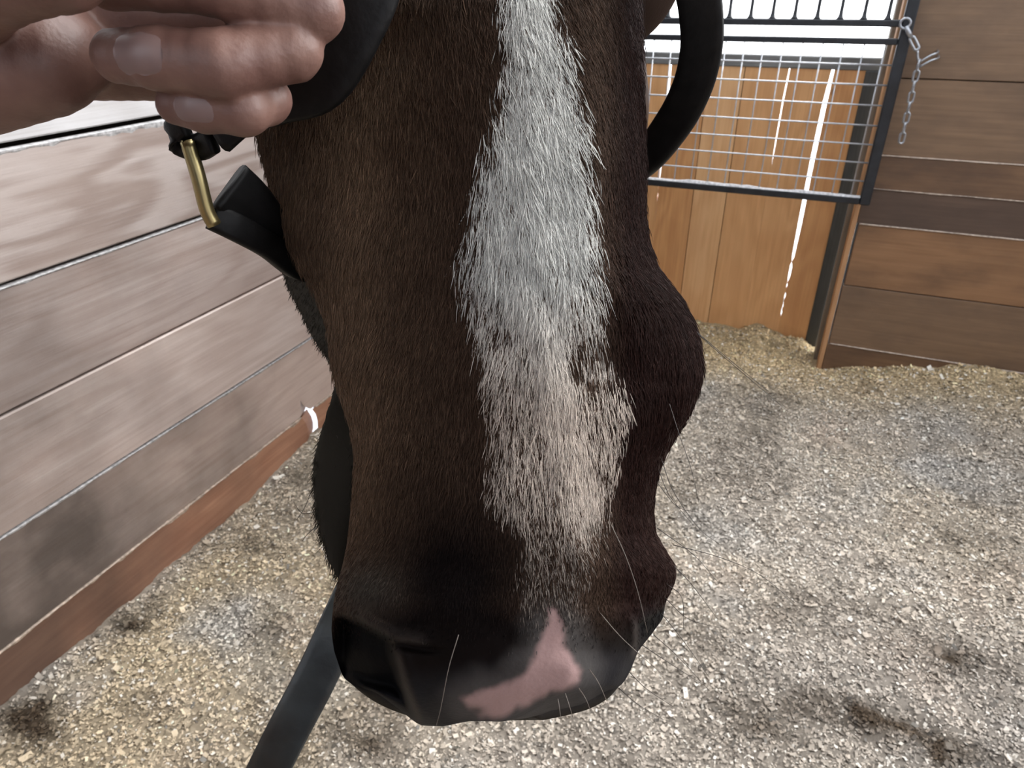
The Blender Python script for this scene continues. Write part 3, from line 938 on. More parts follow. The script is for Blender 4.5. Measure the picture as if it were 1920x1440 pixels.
# back of each ring: jaw and chin, seen past the near side
XJ = smooth1(tab(rows, [(-720, 700), (-300, 560), (300, 520), (440, 520), (493, 524), (547, 544), (600, 571), (644, 594), (666, 613), (700, 630), (730, 628), (760, 617), (800, 605), (830, 596), (858, 589), (900, 587), (950, 590),
                        (1000, 600), (1050, 616), (1085, 634), (1110, 655), (1352, 860)]), 2)
DJ = tab(rows, [(-720, .52), (-300, .50), (300, .44), (560, .415), (680, .39), (760, .37), (900, .360), (1050, .350), (1110, .345), (1352, .325)])
DBk = tab(rows, [(-720, .56), (-400, .60), (-200, .58), (0, .53), (300, .47), (600, .42), (760, .405), (950, .392), (1100, .375), (1250, .345), (1352, .330)])
NB = 46
back = []
for i in range(NR):
    dl, dr = DD[i, 0], DD[i, -1]
    mid = 0.5 * (XLt[i] + XRt[i])
    c = [cam_xyz(XLt[i], rows[i], dl),
         cam_xyz(XLt[i] + 16, rows[i], dl + .014),
         cam_xyz(max(XJ[i] + 8, XJ[i] * .5 + (XLt[i] + 10) * .5), rows[i], (dl + .014) * .5 + DJ[i] * .5),
         cam_xyz(XJ[i], rows[i], max(DJ[i], dl + .012)),
         cam_xyz(XJ[i] + 60, rows[i], max(DBk[i] - .015, dl + .02)),
         cam_xyz(mid - 40, rows[i], max(DBk[i], dl + .02)),
         cam_xyz(mid + 60, rows[i], max(DBk[i] - .006, dl + .02)),
         cam_xyz(XRt[i] - 120, rows[i], max(DBk[i] - .045, dr + .02)),
         cam_xyz(XRt[i] - 34, rows[i], dr + .022),
         cam_xyz(XRt[i], rows[i], dr)]
    q = catmull(np.array(c), NB + 2)[1:-1]
    back.append(q)
back = np.array(back)
for j in range(NB):
    for a in range(3):
        back[:, j, a] = smooth1(back[:, j, a], 3)
front = cam_xyz(PX, RW, DD)
ring = np.concatenate([front[:, ::-1], back], 1)              # right -> left over the face, then round the jaw
NT = NC + NB
# close the lower end with a few shrinking rings tucked under the lip, and the upper end with a cap
endc = ring[-1].mean(0)
extra = []
for k, s in enumerate((.8, .5, .2)):
    extra.append(endc + (ring[-1] - endc) * s + np.array([0, -.001 * k, .004 * (k + 1)]))
ringA = np.concatenate([ring, np.array(extra)], 0)
topc = ring[0].mean(0)
pre = [topc + (ring[0] - topc) * s + np.array([0, -.02 * (1 - s), 0.0]) for s in (.15, .5, .8)]
ringA = np.concatenate([np.array(pre), ringA], 0)
NRA = len(ringA)
HV = to_world(ringA.reshape(-1, 3))
ii = np.arange(NRA * NT).reshape(NRA, NT)
i2 = np.roll(ii, -1, 1)
HF = np.stack([ii[:-1], ii[1:], i2[1:], i2[:-1]], -1).reshape(-1, 4)
HF = HF.tolist() + [ii[0].tolist(), ii[-1].tolist()[::-1]]

# ---- coat colours, with some sheen and shade painted in, over the picture of the face
BL_L = [(-700, 960), (-300, 940), (0, 934), (100, 938), (200, 922), (300, 902), (400, 882), (500, 863), (560, 866), (600, 880), (650, 890), (700, 903), (800, 918), (900, 914), (960, 925), (985, 968), (1100, 968), (1200, 985)]
BL_R = [(-700, 1010), (-300, 1030), (0, 1046), (100, 1074), (200, 1095), (300, 1104), (400, 1113), (500, 1124), (560, 1130), (610, 1133), (660, 1140), (700, 1165), (750, 1182), (830, 1178), (900, 1160), (960, 1145), (1000, 1130), (1100, 1110), (1200, 1100)]
CORE = [(-700, 985, 25), (-300, 985, 35), (0, 988, 42), (100, 1004, 50), (200, 1010, 62), (300, 1008, 80), (400, 1004, 95), (480, 1000, 95), (560, 1004, 66), (650, 1022, 36), (750, 1046, 36), (850, 1072, 44), (950, 1088, 42), (1000, 1085, 26), (1060, 1070, 8)]
CORE = np.array(CORE, float)
PINK = np.array([(1036, 1134), (1050, 1160), (1058, 1182), (1062, 1215), (1078, 1240), (1090, 1258), (1086, 1276), (1060, 1290), (1030, 1300), (1000, 1312), (965, 1332), (930, 1346), (900, 1343),
                 (884, 1330), (868, 1312), (880, 1302), (905, 1294), (950, 1284), (985, 1262), (1003, 1232), (1016, 1195), (1028, 1160)], float)


def poly_sd(px, ry, P):
    """signed distance to a polygon outline, negative inside"""
    px, ry = np.asarray(px, float), np.asarray(ry, float)
    d = np.full(px.shape, 1e9); ins = np.zeros(px.shape, bool)
    n = len(P)
    for i in range(n):
        a, b = P[i], P[(i + 1) % n]
        e = b - a; w0, w1 = px - a[0], ry - a[1]
        t = np.clip((w0 * e[0] + w1 * e[1]) / (e @ e), 0, 1)
        d = np.minimum(d, np.hypot(w0 - t * e[0], w1 - t * e[1]))
        c = ((a[1] > ry) != (b[1] > ry)) & (px < (b[0] - a[0]) * (ry - a[1]) / (b[1] - a[1] + 1e-9) + a[0])
        ins ^= c
    return np.where(ins, -d, d)


def white_density(px, ry):
    l, r = np.interp(ry, *np.array(BL_L, float).T), np.interp(ry, *np.array(BL_R, float).T)
    jag = 20 * fbm(px / 26, ry / 40, 101, 4)
    edge = np.minimum(px - l, r - px) + jag
    roan = sstep(-16, 40, edge)
    core = sstep(1.5, .55, np.abs(px - np.interp(ry, CORE[:, 0], CORE[:, 1]) + jag * .5) / np.interp(ry, CORE[:, 0], CORE[:, 2]))
    lowr = np.interp(ry, [-700, 480, 600, 700, 900, 1000, 1130, 1230], [.55, .52, .44, .38, .40, .28, .18, .0])
    d = np.maximum(roan * lowr, core * np.interp(ry, [-700, 940, 1010, 1070], [.84, .92, .55, 0.]) * roan)
    dk = np.exp(-((px - 1085) / 26) ** 2 - ((ry - 650) / 60) ** 2) * .35        # brown patch right of the streak
    d = np.clip(d - dk * (1 - core), 0, 1)
    lean_ = np.interp(ry, [-100, 100, 350, 600, 900], [.10, .24, .16, -.02, .03])
    st = fbm((px - lean_ * ry) / 7.0, ry / 34, 103, 3)
    return np.clip(d * (1 + .75 * np.clip(st - .05, -1, .35)) - .25 * np.clip(-st - .25, 0, 1) * (d > .05), 0, 1)


def coat(px, ry):
    px, ry = np.broadcast_arrays(np.asarray(px, float), np.asarray(ry, float))
    v = fbm(px / 70, ry / 90, 111, 4)
    brown = np.array([.046, .028, .019]); sheen_tan = np.array([.115, .073, .046]); dark = np.array([.0065, .0044, .0040]); red = np.array([.0145, .0062, .0048])
    t = sstep(900, 640, px) * sstep(1160, 950, ry) * (0.55 + .45 * v)  # lighter left side: coat tone plus painted soft sheen
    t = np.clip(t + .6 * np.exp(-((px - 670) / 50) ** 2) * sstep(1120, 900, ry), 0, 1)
    c = brown * (1 - t)[..., None] + sheen_tan * t[..., None]
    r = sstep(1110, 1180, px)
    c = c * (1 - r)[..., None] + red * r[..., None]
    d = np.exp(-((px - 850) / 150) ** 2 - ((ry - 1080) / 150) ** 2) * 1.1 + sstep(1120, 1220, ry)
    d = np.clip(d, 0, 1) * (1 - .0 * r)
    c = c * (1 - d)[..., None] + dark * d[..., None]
    # bare skin of the muzzle
    sk = sstep(1225, 1290, ry + .12 * (px - 900))
    skin = np.array([.016, .016, .0185])
    c = c * (1 - sk * .8)[..., None] + skin * (sk * .8)[..., None]
    halo = sstep(62, 5, poly_sd(px, ry, PINK) + 16 * fbm(px / 40, ry / 40, 121, 2)) * sstep(1090, 1180, ry)
    c = c * (1 - halo * .75)[..., None] + np.array([.085, .078, .074]) * (halo * .75)[..., None]
    sw = np.exp(-((px - 690) / 55) ** 2 - ((ry - 1105) / 45) ** 2)[..., None]  # lit band above the nostril, put into the colour
    c = c * (1 - sw * .8) + np.array([.052, .046, .038]) * sw * .8
    # painted highlight along nostril rims and fold, then black linings
    rx_ = line_x([(722, 1140), (733, 1190), (741, 1230), (754, 1280), (778, 1340)], ry)
    fy_ = line_y([(600, 1148), (640, 1150), (675, 1163), (715, 1186), (745, 1203), (800, 1212)], px)
    rim_glint = np.exp(-((px - rx_ - 6) / 7) ** 2) * sstep(1205, 1240, ry) + np.exp(-((ry - fy_ + 7) / 7) ** 2) * sstep(640, 680, px) * sstep(815, 770, px)
    rx2 = line_x([(1194, 1150), (1197, 1200), (1192, 1240)], ry)
    rim_glint = rim_glint + np.exp(-((px - rx2 + 5) / 5) ** 2) * sstep(1155, 1175, ry) * sstep(1245, 1220, ry)
    rim_glint = np.clip(rim_glint, 0, 1)[..., None] * .75
    c = c * (1 - rim_glint) + np.array([.046, .038, .034]) * rim_glint
    nb = np.exp(-((px - 680) / 50) ** 2 - ((ry - 1250) / 50) ** 2)
    nb = np.clip(nb + np.exp(-((px - 1225) / 28) ** 2 - ((ry - 1175) / 34) ** 2), 0, 1)
    c = c * (1 - nb[..., None] * (1 - rim_glint)) + np.array([.006, .006, .007]) * nb[..., None] * (1 - rim_glint)
    return c


def pinkness(px, ry):
    sd = poly_sd(px, ry, PINK) + 7 * fbm(px / 22, ry / 22, 131, 3)
    p = sstep(9, -9, sd)
    p = p * (1 - .9 * np.exp(-((px - 893) / 16) ** 2 - ((ry - 1333) / 9) ** 2))
    return p


PXA, RWA = PX[:, ::-1], RW[:, ::-1]
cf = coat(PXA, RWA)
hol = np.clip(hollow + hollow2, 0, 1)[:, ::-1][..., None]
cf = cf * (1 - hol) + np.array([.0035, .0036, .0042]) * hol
wden = white_density(PXA, RWA)
base_w = np.clip(wden * np.interp(RWA, [0, 900, 1050], [.22, .22, .30]), 0, .3)[..., None]
cf = cf * (1 - base_w) + np.array([.42, .38, .34]) * base_w
pk = pinkness(PXA, RWA)[..., None]
cf = cf * (1 - pk) + np.array([.40, .265, .25]) * pk
colsA = np.zeros((NRA, NT, 3)); colsA[:] = (.028, .017, .013)
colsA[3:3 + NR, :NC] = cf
jawc = np.array([.034, .030, .023])
jw = sstep(450, 520, rows)[:, None, None] * np.linspace(1.0, .8, NB)[None, :, None]
colsA[3:3 + NR, NC:] = np.array([.028, .017, .013]) * (1 - jw) + jawc * jw
colsA[3 + NR:] = (.012, .010, .010)

# ---- neck, trunk, legs, ears: one smooth surface joined to the head mesh
bdir = _n([CM[0, 2] + .085, CM[1, 2] + .03, 0]); pdir = np.array([bdir[1], -bdir[0], 0])
poll = to_world(np.array([-.065, -.47, .50]))
O = np.array([poll[0], poll[1], 0.0])


def B(t, l, z): return O + bdir * t + pdir * l + np.array([0, 0, z])


def head_pt(px, row, D): return W(px, row, D)


HB = 0.0125
P = grid_points(O + np.array([-1.35, -.45, -.02]), O + np.array([.55, 2.25, 1.75]), HB)
parts = [
    (B(.02, 0, 1.46), B(.34, 0, 1.36), .085, .130), (B(.34, 0, 1.36), B(.66, 0, 1.24), .130, .175), (B(.10, 0, 1.34), B(.66, 0, 1.10), .075, .20),
    (B(.66, 0, 1.18), B(.98, 0, 1.22), .20, .22), (B(.70, 0, 1.02), B(1.0, 0, 1.05), .20, .25),
    (B(.95, 0, 1.08), B(1.45, 0, 1.06), .25, .28), (B(1.45, 0, 1.08), B(1.74, 0, 1.17), .27, .24), (B(1.0, 0, 1.28), B(1.7, 0, 1.27), .16, .18),
]
for s in (-1, 1):
    parts += [(B(.76, .13 * s, 1.0), B(.80, .14 * s, .74), .105, .075), (B(.80, .14 * s, .74), B(.80, .14 * s, .46), .070, .044), (B(.80, .14 * s, .46), B(.80, .14 * s, .40), .046, .042),
              (B(.80, .14 * s, .40), B(.81, .14 * s, .17), .032, .030), (B(.81, .14 * s, .17), B(.77, .14 * s, .08), .034, .034), (B(.77, .14 * s, .085), B(.755, .14 * s, .02), .044, .060),
              (B(1.72, .12 * s, 1.08), B(1.60, .15 * s, .74), .17, .10), (B(1.60, .15 * s, .74), B(1.80, .15 * s, .50), .085, .046), (B(1.80, .15 * s, .50), B(1.78, .15 * s, .17), .044, .032),
              (B(1.78, .15 * s, .17), B(1.73, .15 * s, .08), .034, .034), (B(1.73, .15 * s, .085), B(1.715, .15 * s, .02), .044, .060)]
f = None
for a, b, ra, rb in parts:
    # evaluate only near the limb
    lo = np.minimum(a, b) - max(ra, rb) - .12; hi = np.maximum(a, b) + max(ra, rb) + .12
    if f is None: f = np.full(P.shape[:3], 1.0, np.float32)
    o0 = P[0, 0, 0]
    i0 = np.maximum(((lo - o0) / HB).astype(int), 0); i1 = np.minimum(((hi - o0) / HB).astype(int) + 2, P.shape[:3])
    if (i1 <= i0).any(): continue
    sl = tuple(slice(i0[k], i1[k]) for k in range(3))
    d = cone_sdf(P[sl], a, b, ra, rb)
    f[sl] = smin(f[sl], d, .055)
BV, BF = surface_nets(f, P[0, 0, 0], HB)
del P, f
# cheeks, jaw angle and ears, modelled finer, in camera axes
HC = 0.005
P = grid_points((-.28, -.56, .30), (.22, -.02, .66), HC)
cx3 = lambda px, row, D: cam_xyz(px, row, D)
f = None
for a, b, ra, rb in [
    ((-.030, -.24, .44), (-.045, -.40, .47), .085, .085),
    ((.062, -.303, .50), (.045, -.40, .52), .062, .070),
    ((-.130, -.22, .50), (-.125, -.36, .52), .062, .070),
    ((-.035, -.17, .52), (-.04, -.30, .56), .060, .075),
    ((.010, -.46, .47), (.035, -.535, .49), .030, .008),
    ((-.120, -.46, .47), (-.150, -.535, .49), .030, .008),
]:
    d = cone_sdf(P, a, b, ra, rb)
    f = d if f is None else smin(f, d, .03)
CV, CF = surface_nets(f, P[0, 0, 0], HC)
CV = to_world(CV)
del P, f
M_COAT = attr_mat('horse_coat', rough=0.65, spec=0.06, bump=0.25, bscale=420)
allV = np.concatenate([HV, BV, CV])
allF = HF + (BF + len(HV)).tolist() + (CF + len(HV) + len(BV)).tolist()
horse = mesh_obj('horse', allV, allF, M_COAT, None, True)
tag(horse, 'dark bay horse with a broad white blaze and swollen cheek facing the viewer', 'horse')
bc = np.zeros((len(BV), 3)); bc[:] = (.034, .019, .013)
lowleg = sstep(.62, .42, BV[:, 2])[:, None]
bc = bc * (1 - lowleg) + np.array([.010, .008, .008]) * lowleg
hoof = sstep(.075, .06, BV[:, 2])[:, None]
bc = bc * (1 - hoof) + np.array([.06, .055, .048]) * hoof
set_col(horse.data, np.concatenate([colsA.reshape(-1, 3), bc, np.tile([.038, .022, .016], (len(CV), 1)) * np.array([.6, .6, .6])]))
bm = bmesh.new(); bm.from_mesh(horse.data)
bmesh.ops.recalc_face_normals(bm, faces=bm.faces[:]); bm.to_mesh(horse.data); bm.free()

# eyes (above the frame) and tail
M_EYE = plain('horse_eye', (.010, .006, .004), .08)
for c in (cam_xyz(0, 0, 0) + np.array([.085, -.27, .405]), np.array([-.165, -.27, .405])):
    bm = bmesh.new(); bmesh.ops.create_uvsphere(bm, u_segments=20, v_segments=12, radius=.021)
    me = bpy.data.meshes.new('eye'); bm.to_mesh(me); bm.free(); me.materials.append(M_EYE)
    me.polygons.foreach_set('use_smooth', [True] * len(me.polygons))
    e = link(bpy.data.objects.new('eye', me), horse); e.location = to_world(c).tolist()

# ---- hair
def strands_obj(name, roots, tips_list, radii, cols, mat, parent):
    """roots (n,3); tips_list list of further points; one curve each"""
    n = len(roots); k = 1 + len(tips_list)
    hc = bpy.data.hair_curves.new(name)
    hc.add_curves([k] * n)
    pos = np.stack([roots] + tips_list, 1).astype(np.float32)
    hc.position_data.foreach_set('vector', pos.ravel())
    ra = hc.attributes.get('radius') or hc.attributes.new('radius', 'FLOAT', 'POINT')
    ra.data.foreach_set('value', np.broadcast_to(radii, (n, k)).astype(np.float32).ravel())
    ca = hc.attributes.new('col', 'FLOAT_COLOR', 'CURVE')
    c4 = np.ones((n, 4), np.float32); c4[:, :3] = cols
    ca.data.foreach_set('color', c4.ravel())
    hc.materials.append(mat)
    o = bpy.data.objects.new(name, hc)
    return link(o, parent)


def face_at(fr, fc):
    """bilinear surface point, in camera axes"""
    r0 = np.clip(np.floor(fr).astype(int), 0, NR - 2); c0 = np.clip(np.floor(fc).astype(int), 0, NC - 2)
    a, b = (fr - r0)[:, None], (fc - c0)[:, None]
    return (front[r0, c0] * (1 - a) * (1 - b) + front[r0 + 1, c0] * a * (1 - b) + front[r0, c0 + 1] * (1 - a) * b + front[r0 + 1, c0 + 1] * a * b)


dr_ = np.gradient(front, axis=0); dc_ = np.gradient(front, axis=1)
nrm = np.cross(dr_, dc_); nrm /= np.linalg.norm(nrm, axis=-1, keepdims=True) + 1e-12
nrm *= np.where(nrm[..., 2:3] > 0, -1, 1)


def grow(n, prob_fn, len_fn, seed):
    r = np.random.default_rng(seed)
    px = r.uniform(430, 1330, n); ry = r.uniform(-120, 1345, n)
    l, rr = np.interp(ry, rows, XLt), np.interp(ry, rows, XRt)
    ok = (px > l + 2) & (px < rr - 2)
    ok &= r.random(n) < prob_fn(px, ry)
    px, ry, l, rr = px[ok], ry[ok], l[ok], rr[ok]
    fc = np.interp((px - l) / (rr - l), uf, np.arange(NC)); fr = (ry - ROW0) / STEP
    p = face_at(fr, fc)
    nn = nrm[np.clip(np.round(fr).astype(int), 0, NR - 1), np.clip(np.round(fc).astype(int), 0, NC - 1)]
    # lie of the hair, as a direction in the picture: down, leaning right high on the blaze and fanning out lower
    lean = np.interp(ry, [-100, 100, 350, 600, 900, 1200], [.10, .26, .16, -.04, .03, 0.0]) + (px - 1000) * np.interp(ry, [0, 300, 500, 900], [.0004, .0007, .0011, .0005])
    lean = lean + r.normal(0, .12, len(px)) + .18 * fbm(px / 55, ry / 70, 141, 2)
    tdir = np.stack([np.sin(lean), np.cos(lean), np.zeros_like(lean)], -1)
    tdir -= nn * (tdir * nn).sum(-1, keepdims=True)
    tdir /= np.linalg.norm(tdir, axis=1, keepdims=True)
    L = len_fn(px, ry) * r.lognormal(0, .22, len(px))
    lift = r.uniform(.03, .11, len(px))
    curl = r.normal(0, .10, len(px))[:, None] * np.cross(tdir, nn)
    p0 = p - nn * .0002
    p1 = p + (tdir * .45 + curl * .3) * L[:, None] + nn * (lift * L * .8)[:, None] + nn * .0003
    p2 = p + (tdir * .95 + curl) * L[:, None] + nn * (lift * L)[:, None] + nn * .0003
    return px, ry, to_world(p0), [to_world(p1), to_world(p2)], r


M_HAIR = attr_mat('coat_hair', rough=0.6, spec=0.05)
hair_len = lambda px, ry: np.interp(ry, [0, 500, 900, 1080, 1200], [.0100, .0095, .0066, .0034, .0020])
rad = np.array([.00014, .00014, .00004])
# dark coat
px, ry, r0, tips, r = grow(150000, lambda a, b: np.clip(1 - .75 * white_density(a, b), 0, 1) * sstep(1235, 1090, b) * (1 - np.clip(1.3 * pinkness(a, b), 0, 1)) * .8, lambda a, b: hair_len(a, b) * .72, 201)
hc_ = coat(px, ry) * r.lognormal(.12, .28, len(px))[:, None]
strands_obj('coat_hair', r0, tips, rad, hc_, M_HAIR, horse)['kind'] = 'stuff'
# white blaze
px, ry, r0, tips, r = grow(300000, lambda a, b: white_density(a, b) ** 1.15 * sstep(1240, 1120, b) * sstep(-4, 22, poly_sd(a, b, PINK)), hair_len, 202)
tint = np.clip(r.normal(.60, .14, len(px)), .22, .85)[:, None]
pinkish = np.interp(ry, [500, 750, 1000], [0, 1, 1])[:, None]
colr = tint * (np.array([1.0, .99, .93]) * (1 - pinkish) + np.array([1.0, .86, .74]) * pinkish)
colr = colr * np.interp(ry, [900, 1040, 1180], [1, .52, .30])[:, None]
radw = rad[None] * np.interp(ry, [450, 650, 950], [1.0, .75, .62])[:, None]
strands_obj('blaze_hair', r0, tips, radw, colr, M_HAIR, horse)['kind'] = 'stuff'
# bristles on the jaw and chin
nj = 7000
jr = rng.uniform((500 - ROW0) / STEP, (1100 - ROW0) / STEP, nj); jc = rng.uniform(2, 22, nj)
r0i, c0i = jr.astype(int), jc.astype(int)
fa_, fb_ = (jr - r0i)[:, None], (jc - c0i)[:, None]
pj = back[r0i, c0i] * (1 - fa_) * (1 - fb_) + back[r0i + 1, c0i] * fa_ * (1 - fb_) + back[r0i, c0i + 1] * (1 - fa_) * fb_ + back[r0i + 1, c0i + 1] * fa_ * fb_
tr_, tc_ = np.gradient(back, axis=0), np.gradient(back, axis=1)
nj_ = np.cross(tr_, tc_); nj_ /= np.linalg.norm(nj_, axis=-1, keepdims=True) + 1e-9
nj_ *= np.where(nj_[..., 0:1] > 0, -1, 1)
nn_ = nj_[r0i, c0i]
dj = np.array([0, 1.0, 0]) + rng.normal(0, .25, (nj, 3)); dj /= np.linalg.norm(dj, axis=1, keepdims=True)
Lj = (np.interp(jr * STEP + ROW0, [500, 760, 850, 1100], [.0018, .0018, .0036, .0036]) * rng.lognormal(0, .3, nj))[:, None]
lj = rng.uniform(.15, .55, nj)[:, None]
strands_obj('jaw_hair', to_world(pj), [to_world(pj + dj * Lj * .5 + nn_ * Lj * lj * .6), to_world(pj + dj * Lj + nn_ * Lj * lj)], np.array([.00014, .00012, .00004]),
            np.array([.042, .037, .028]) * rng.lognormal(0, .35, (nj, 1)), M_HAIR, horse)['kind'] = 'stuff'
# mane and tail
nm = 2600
tt = rng.uniform(.02, .85, nm)
mz = np.interp(tt, [.0, .3, .66, .9], [1.555, 1.50, 1.42, 1.46]); ml = rng.normal(0, .012, nm)
root = O + bdir * tt[:, None] + pdir * ml[:, None] + np.stack([0 * tt, 0 * tt, mz - .02], -1)
t1 = root + pdir * rng.uniform(.05, .10, nm)[:, None] + np.array([0, 0, .02]); t2 = root + pdir * rng.uniform(.09, .15, nm)[:, None] + np.array([0, 0, -.10])
t3 = t2 + np.array([0, 0, -.09])
strands_obj('mane', root, [t1, t2, t3], np.array([.0004, .0005, .0005, .0001]), np.tile([.008, .006, .005], (nm, 1)), M_HAIR, horse)['kind'] = 'stuff'
nm = 1500
root = B(1.93, 0, 1.25) + rng.normal(0, .018, (nm, 3))
t1 = root + bdir * .08 + np.array([0, 0, -.05]); t2 = root + bdir * .09 + np.array([0, 0, -.45]) + rng.normal(0, .02, (nm, 3)); t3 = t2 + np.array([0, 0, -.35]) + rng.normal(0, .02, (nm, 3))
strands_obj('tail', root, [t1, t2, t3], np.array([.0005, .0006, .0006, .0002]), np.tile([.008, .006, .005], (nm, 1)), M_HAIR, horse)['kind'] = 'stuff'

# whiskers: each its own strand; picture points with depth
M_WHISK = plain('whisker', (.030, .022, .018), .4)
M_WHISK_P = plain('pale_whisker', (.15, .125, .105), .4)
WH = [
    ([(1306, 622, .335), (1360, 668, .33), (1446, 738, .325)], 0), ([(1308, 626, .335), (1370, 680, .33), (1478, 772, .325)], 0),
    ([(1255, 757, .300), (1272, 810, .296), (1296, 880, .293), (1310, 942, .292)], 0),
    ([(1240, 860, .33), (1262, 920, .325), (1310, 990, .32), (1348, 1020, .32)], 0), ([(1234, 880, .33), (1256, 930, .325), (1300, 985, .32)], 0), ([(1232, 905, .33), (1270, 950, .325), (1306, 960, .32)], 0),
    ([(1232, 990, .335), (1300, 1040, .33), (1345, 1090, .325)], 0), ([(1262, 1022, .33), (1340, 1042, .325), (1420, 1075, .32), (1490, 1130, .318)], 0),
    ([(1262, 1060, .325), (1296, 1095, .32), (1345, 1160, .318)], 0), ([(1250, 1095, .325), (1278, 1120, .32), (1282, 1180, .318)], 0),
    ([(1246, 1120, .325), (1290, 1160, .32), (1352, 1178, .318)], 0), ([(1240, 1150, .32), (1280, 1200, .316), (1330, 1270, .314)], 0),
    ([(1225, 1190, .31), (1270, 1230, .306), (1330, 1295, .304)], 0), ([(1205, 1210, .305), (1250, 1240, .30), (1320, 1285, .298)], 0),
    ([(1142, 976, .284), (1172, 1040, .278), (1196, 1110, .276), (1214, 1186, .276)], 1), ([(1124, 1148, .281), (1160, 1190, .276), (1196, 1224, .275), (1260, 1280, .276)], 1),
    ([(1105, 1255, .282), (1122, 1280, .277), (1140, 1320, .277)], 1), ([(1085, 1290, .281), (1098, 1310, .277), (1108, 1334, .277)], 1),
    ([(860, 1190, .271), (842, 1250, .268), (826, 1330, .268), (818, 1360, .27)], 1), ([(1180, 1260, .30), (1210, 1290, .296), (1262, 1325, .294)], 0),
    ([(590, 905, .362), (572, 950, .358), (556, 975, .356)], 0), ([(592, 960, .362), (566, 962, .358), (550, 940, .356)], 0), ([(596, 985, .36), (578, 1000, .357), (566, 1015, .356)], 0),
    ([(1160, 1290, .297), (1195, 1320, .293), (1245, 1350, .291)], 0), ([(1060, 1300, .281), (1068, 1325, .278), (1074, 1345, .279)], 1), ([(1046, 1310, .281), (1050, 1335, .279), (1052, 1355, .28)], 1),
]
for pts, pale_ in WH:
    c = np.array([W(*p) for p in pts])
    c = catmull(c, 14)
    V, F = tube(c, np.linspace(.00020, .00009, 14), 5)
    mesh_obj('whisker', V, F, M_WHISK_P if pale_ else M_WHISK, horse, True)

# ------------------------------------------------------------------ halter
halter = empty('halter', W(430, 300, .33).tolist())
tag(halter, 'black leather halter with a brass ring pulled sideways on the horse', 'halter')
IMG_R, IMG_D, IMG_F = CM[:, 0], CM[:, 1], CM[:, 2]


def strap(name, pts, wdirs, widths, thick, mat, parent, n=60):
    P_ = np.array([np.concatenate([W(*p), np.asarray(w), [wi]]) for p, w, wi in zip(pts, wdirs, widths)])
    Q = catmull(P_, n)
    V, F = ribbon(Q[:, :3], Q[:, 3:6], Q[:, 6], thick)
    return mesh_obj(name, V, F, mat, parent, True)


def cdir(r, d, f_): return CM @ np.array([r, d, f_])


# noseband: from the brass ring, under the fingers, up over the nose above the frame, bowing out on the far side and back under the jaw
nb_pts = [(405, 250, .312), (450, 205, .306), (520, 175, .298), (596, 138, .290), (664, 20, .280), (735, -110, .274), (850, -190, .276), (990, -215, .282), (1120, -195, .292), (1230, -130, .306),
          (1300, -40, .322), (1316, 50, .336), (1312, 110, .346), (1296, 168, .358), (1262, 232, .374), (1205, 300, .395), (1120, 350, .43)]
nb_w = [cdir(.4, .9, 0), cdir(.4, .9, .1), cdir(.5, .85, .1), cdir(.85, .5, .1), cdir(.9, .4, .15), cdir(.4, .6, .4), cdir(.1, .9, .4), cdir(0, .9, .4), cdir(-.2, .9, .3), cdir(-.6, .6, .3),
        cdir(-.9, .2, .3), cdir(-.95, .0, .3), cdir(-.95, -.1, .3), cdir(-.85, -.4, .2), cdir(-.7, -.6, .2), cdir(-.5, -.8, .2), cdir(-.3, -.9, .2)]
nb_wd = [.020, .022, .025, .029, .029, .024, .022, .021, .0205, .0205, .0205, .0205, .0205, .0205, .0205, .020, .020]
strap('noseband', nb_pts, nb_w, nb_wd, .0065, M_LEATHER, halter, 110)
# chin strap: under the jaw to the ring on the near side
ch_pts = [(1120, 350, .43), (1000, 400, .50), (820, 440, .51), (650, 470, .44), (560, 470, .395), (505, 430, .365), (466, 385, .350), (430, 348, .339)]
ch_w = [cdir(-.2, -.9, .3), cdir(0, -1, .2), cdir(0, -1, .1), cdir(.2, -.95, 0), cdir(.45, -.85, -.1), cdir(.55, -.80, .1), cdir(.5, -.85, .1), cdir(.3, -.95, .1)]
strap('chin_strap', ch_pts, ch_w, [.020, .021, .022, .022, .023, .025, .027, .027], .006, M_LEATHER, halter, 70)
# second layer of the folded chin strap below
strap('chin_strap', [(395, 405, .338), (440, 425, .345), (500, 458, .362), (560, 500, .39), (640, 520, .43)], [cdir(.4, -.9, .1)] * 5, [.013, .014, .014, .015, .015], .007, M_LEATHER, halter, 30)
# keeper loops of leather round the ring
strap('keeper', [(345, 232, .316), (326, 250, .320), (338, 268, .323), (372, 276, .320), (398, 262, .314)], [cdir(.3, .9, .2)] * 5, [.012, .012, .012, .012, .012], .005, M_LEATHER, halter, 24)
# brass ring: rounded rectangle of bar stock
rp = [(352, 262, .318), (372, 330, .324), (388, 392, .330), (404, 424, .334), (430, 408, .340), (434, 372, .342), (430, 320, .336), (424, 262, .326), (412, 236, .320), (374, 232, .316)]
rc = np.array([W(*p) for p in rp])
ringp = catmull(np.concatenate([rc[-2:], rc, rc[:3]]), 150)
k0 = np.argmin(np.linalg.norm(ringp - rc[0], axis=1)); k1 = 20 + np.argmin(np.linalg.norm(ringp[k0 + 20:] - rc[0], axis=1)) + k0
V, F = tube(ringp[k0:k1], .0031, 10, closed=True)
mesh_obj('brass_ring', V, F, M_BRASS, halter, True)
# a keeper bar across the ring
V, F = tube(catmull([W(352, 266, .3165), W(372, 332, .3215), W(388, 394, .3275), W(402, 422, .331)], 16), .0034, 10)
mesh_obj('ring_bar', V, F, M_BRASS, halter, True)
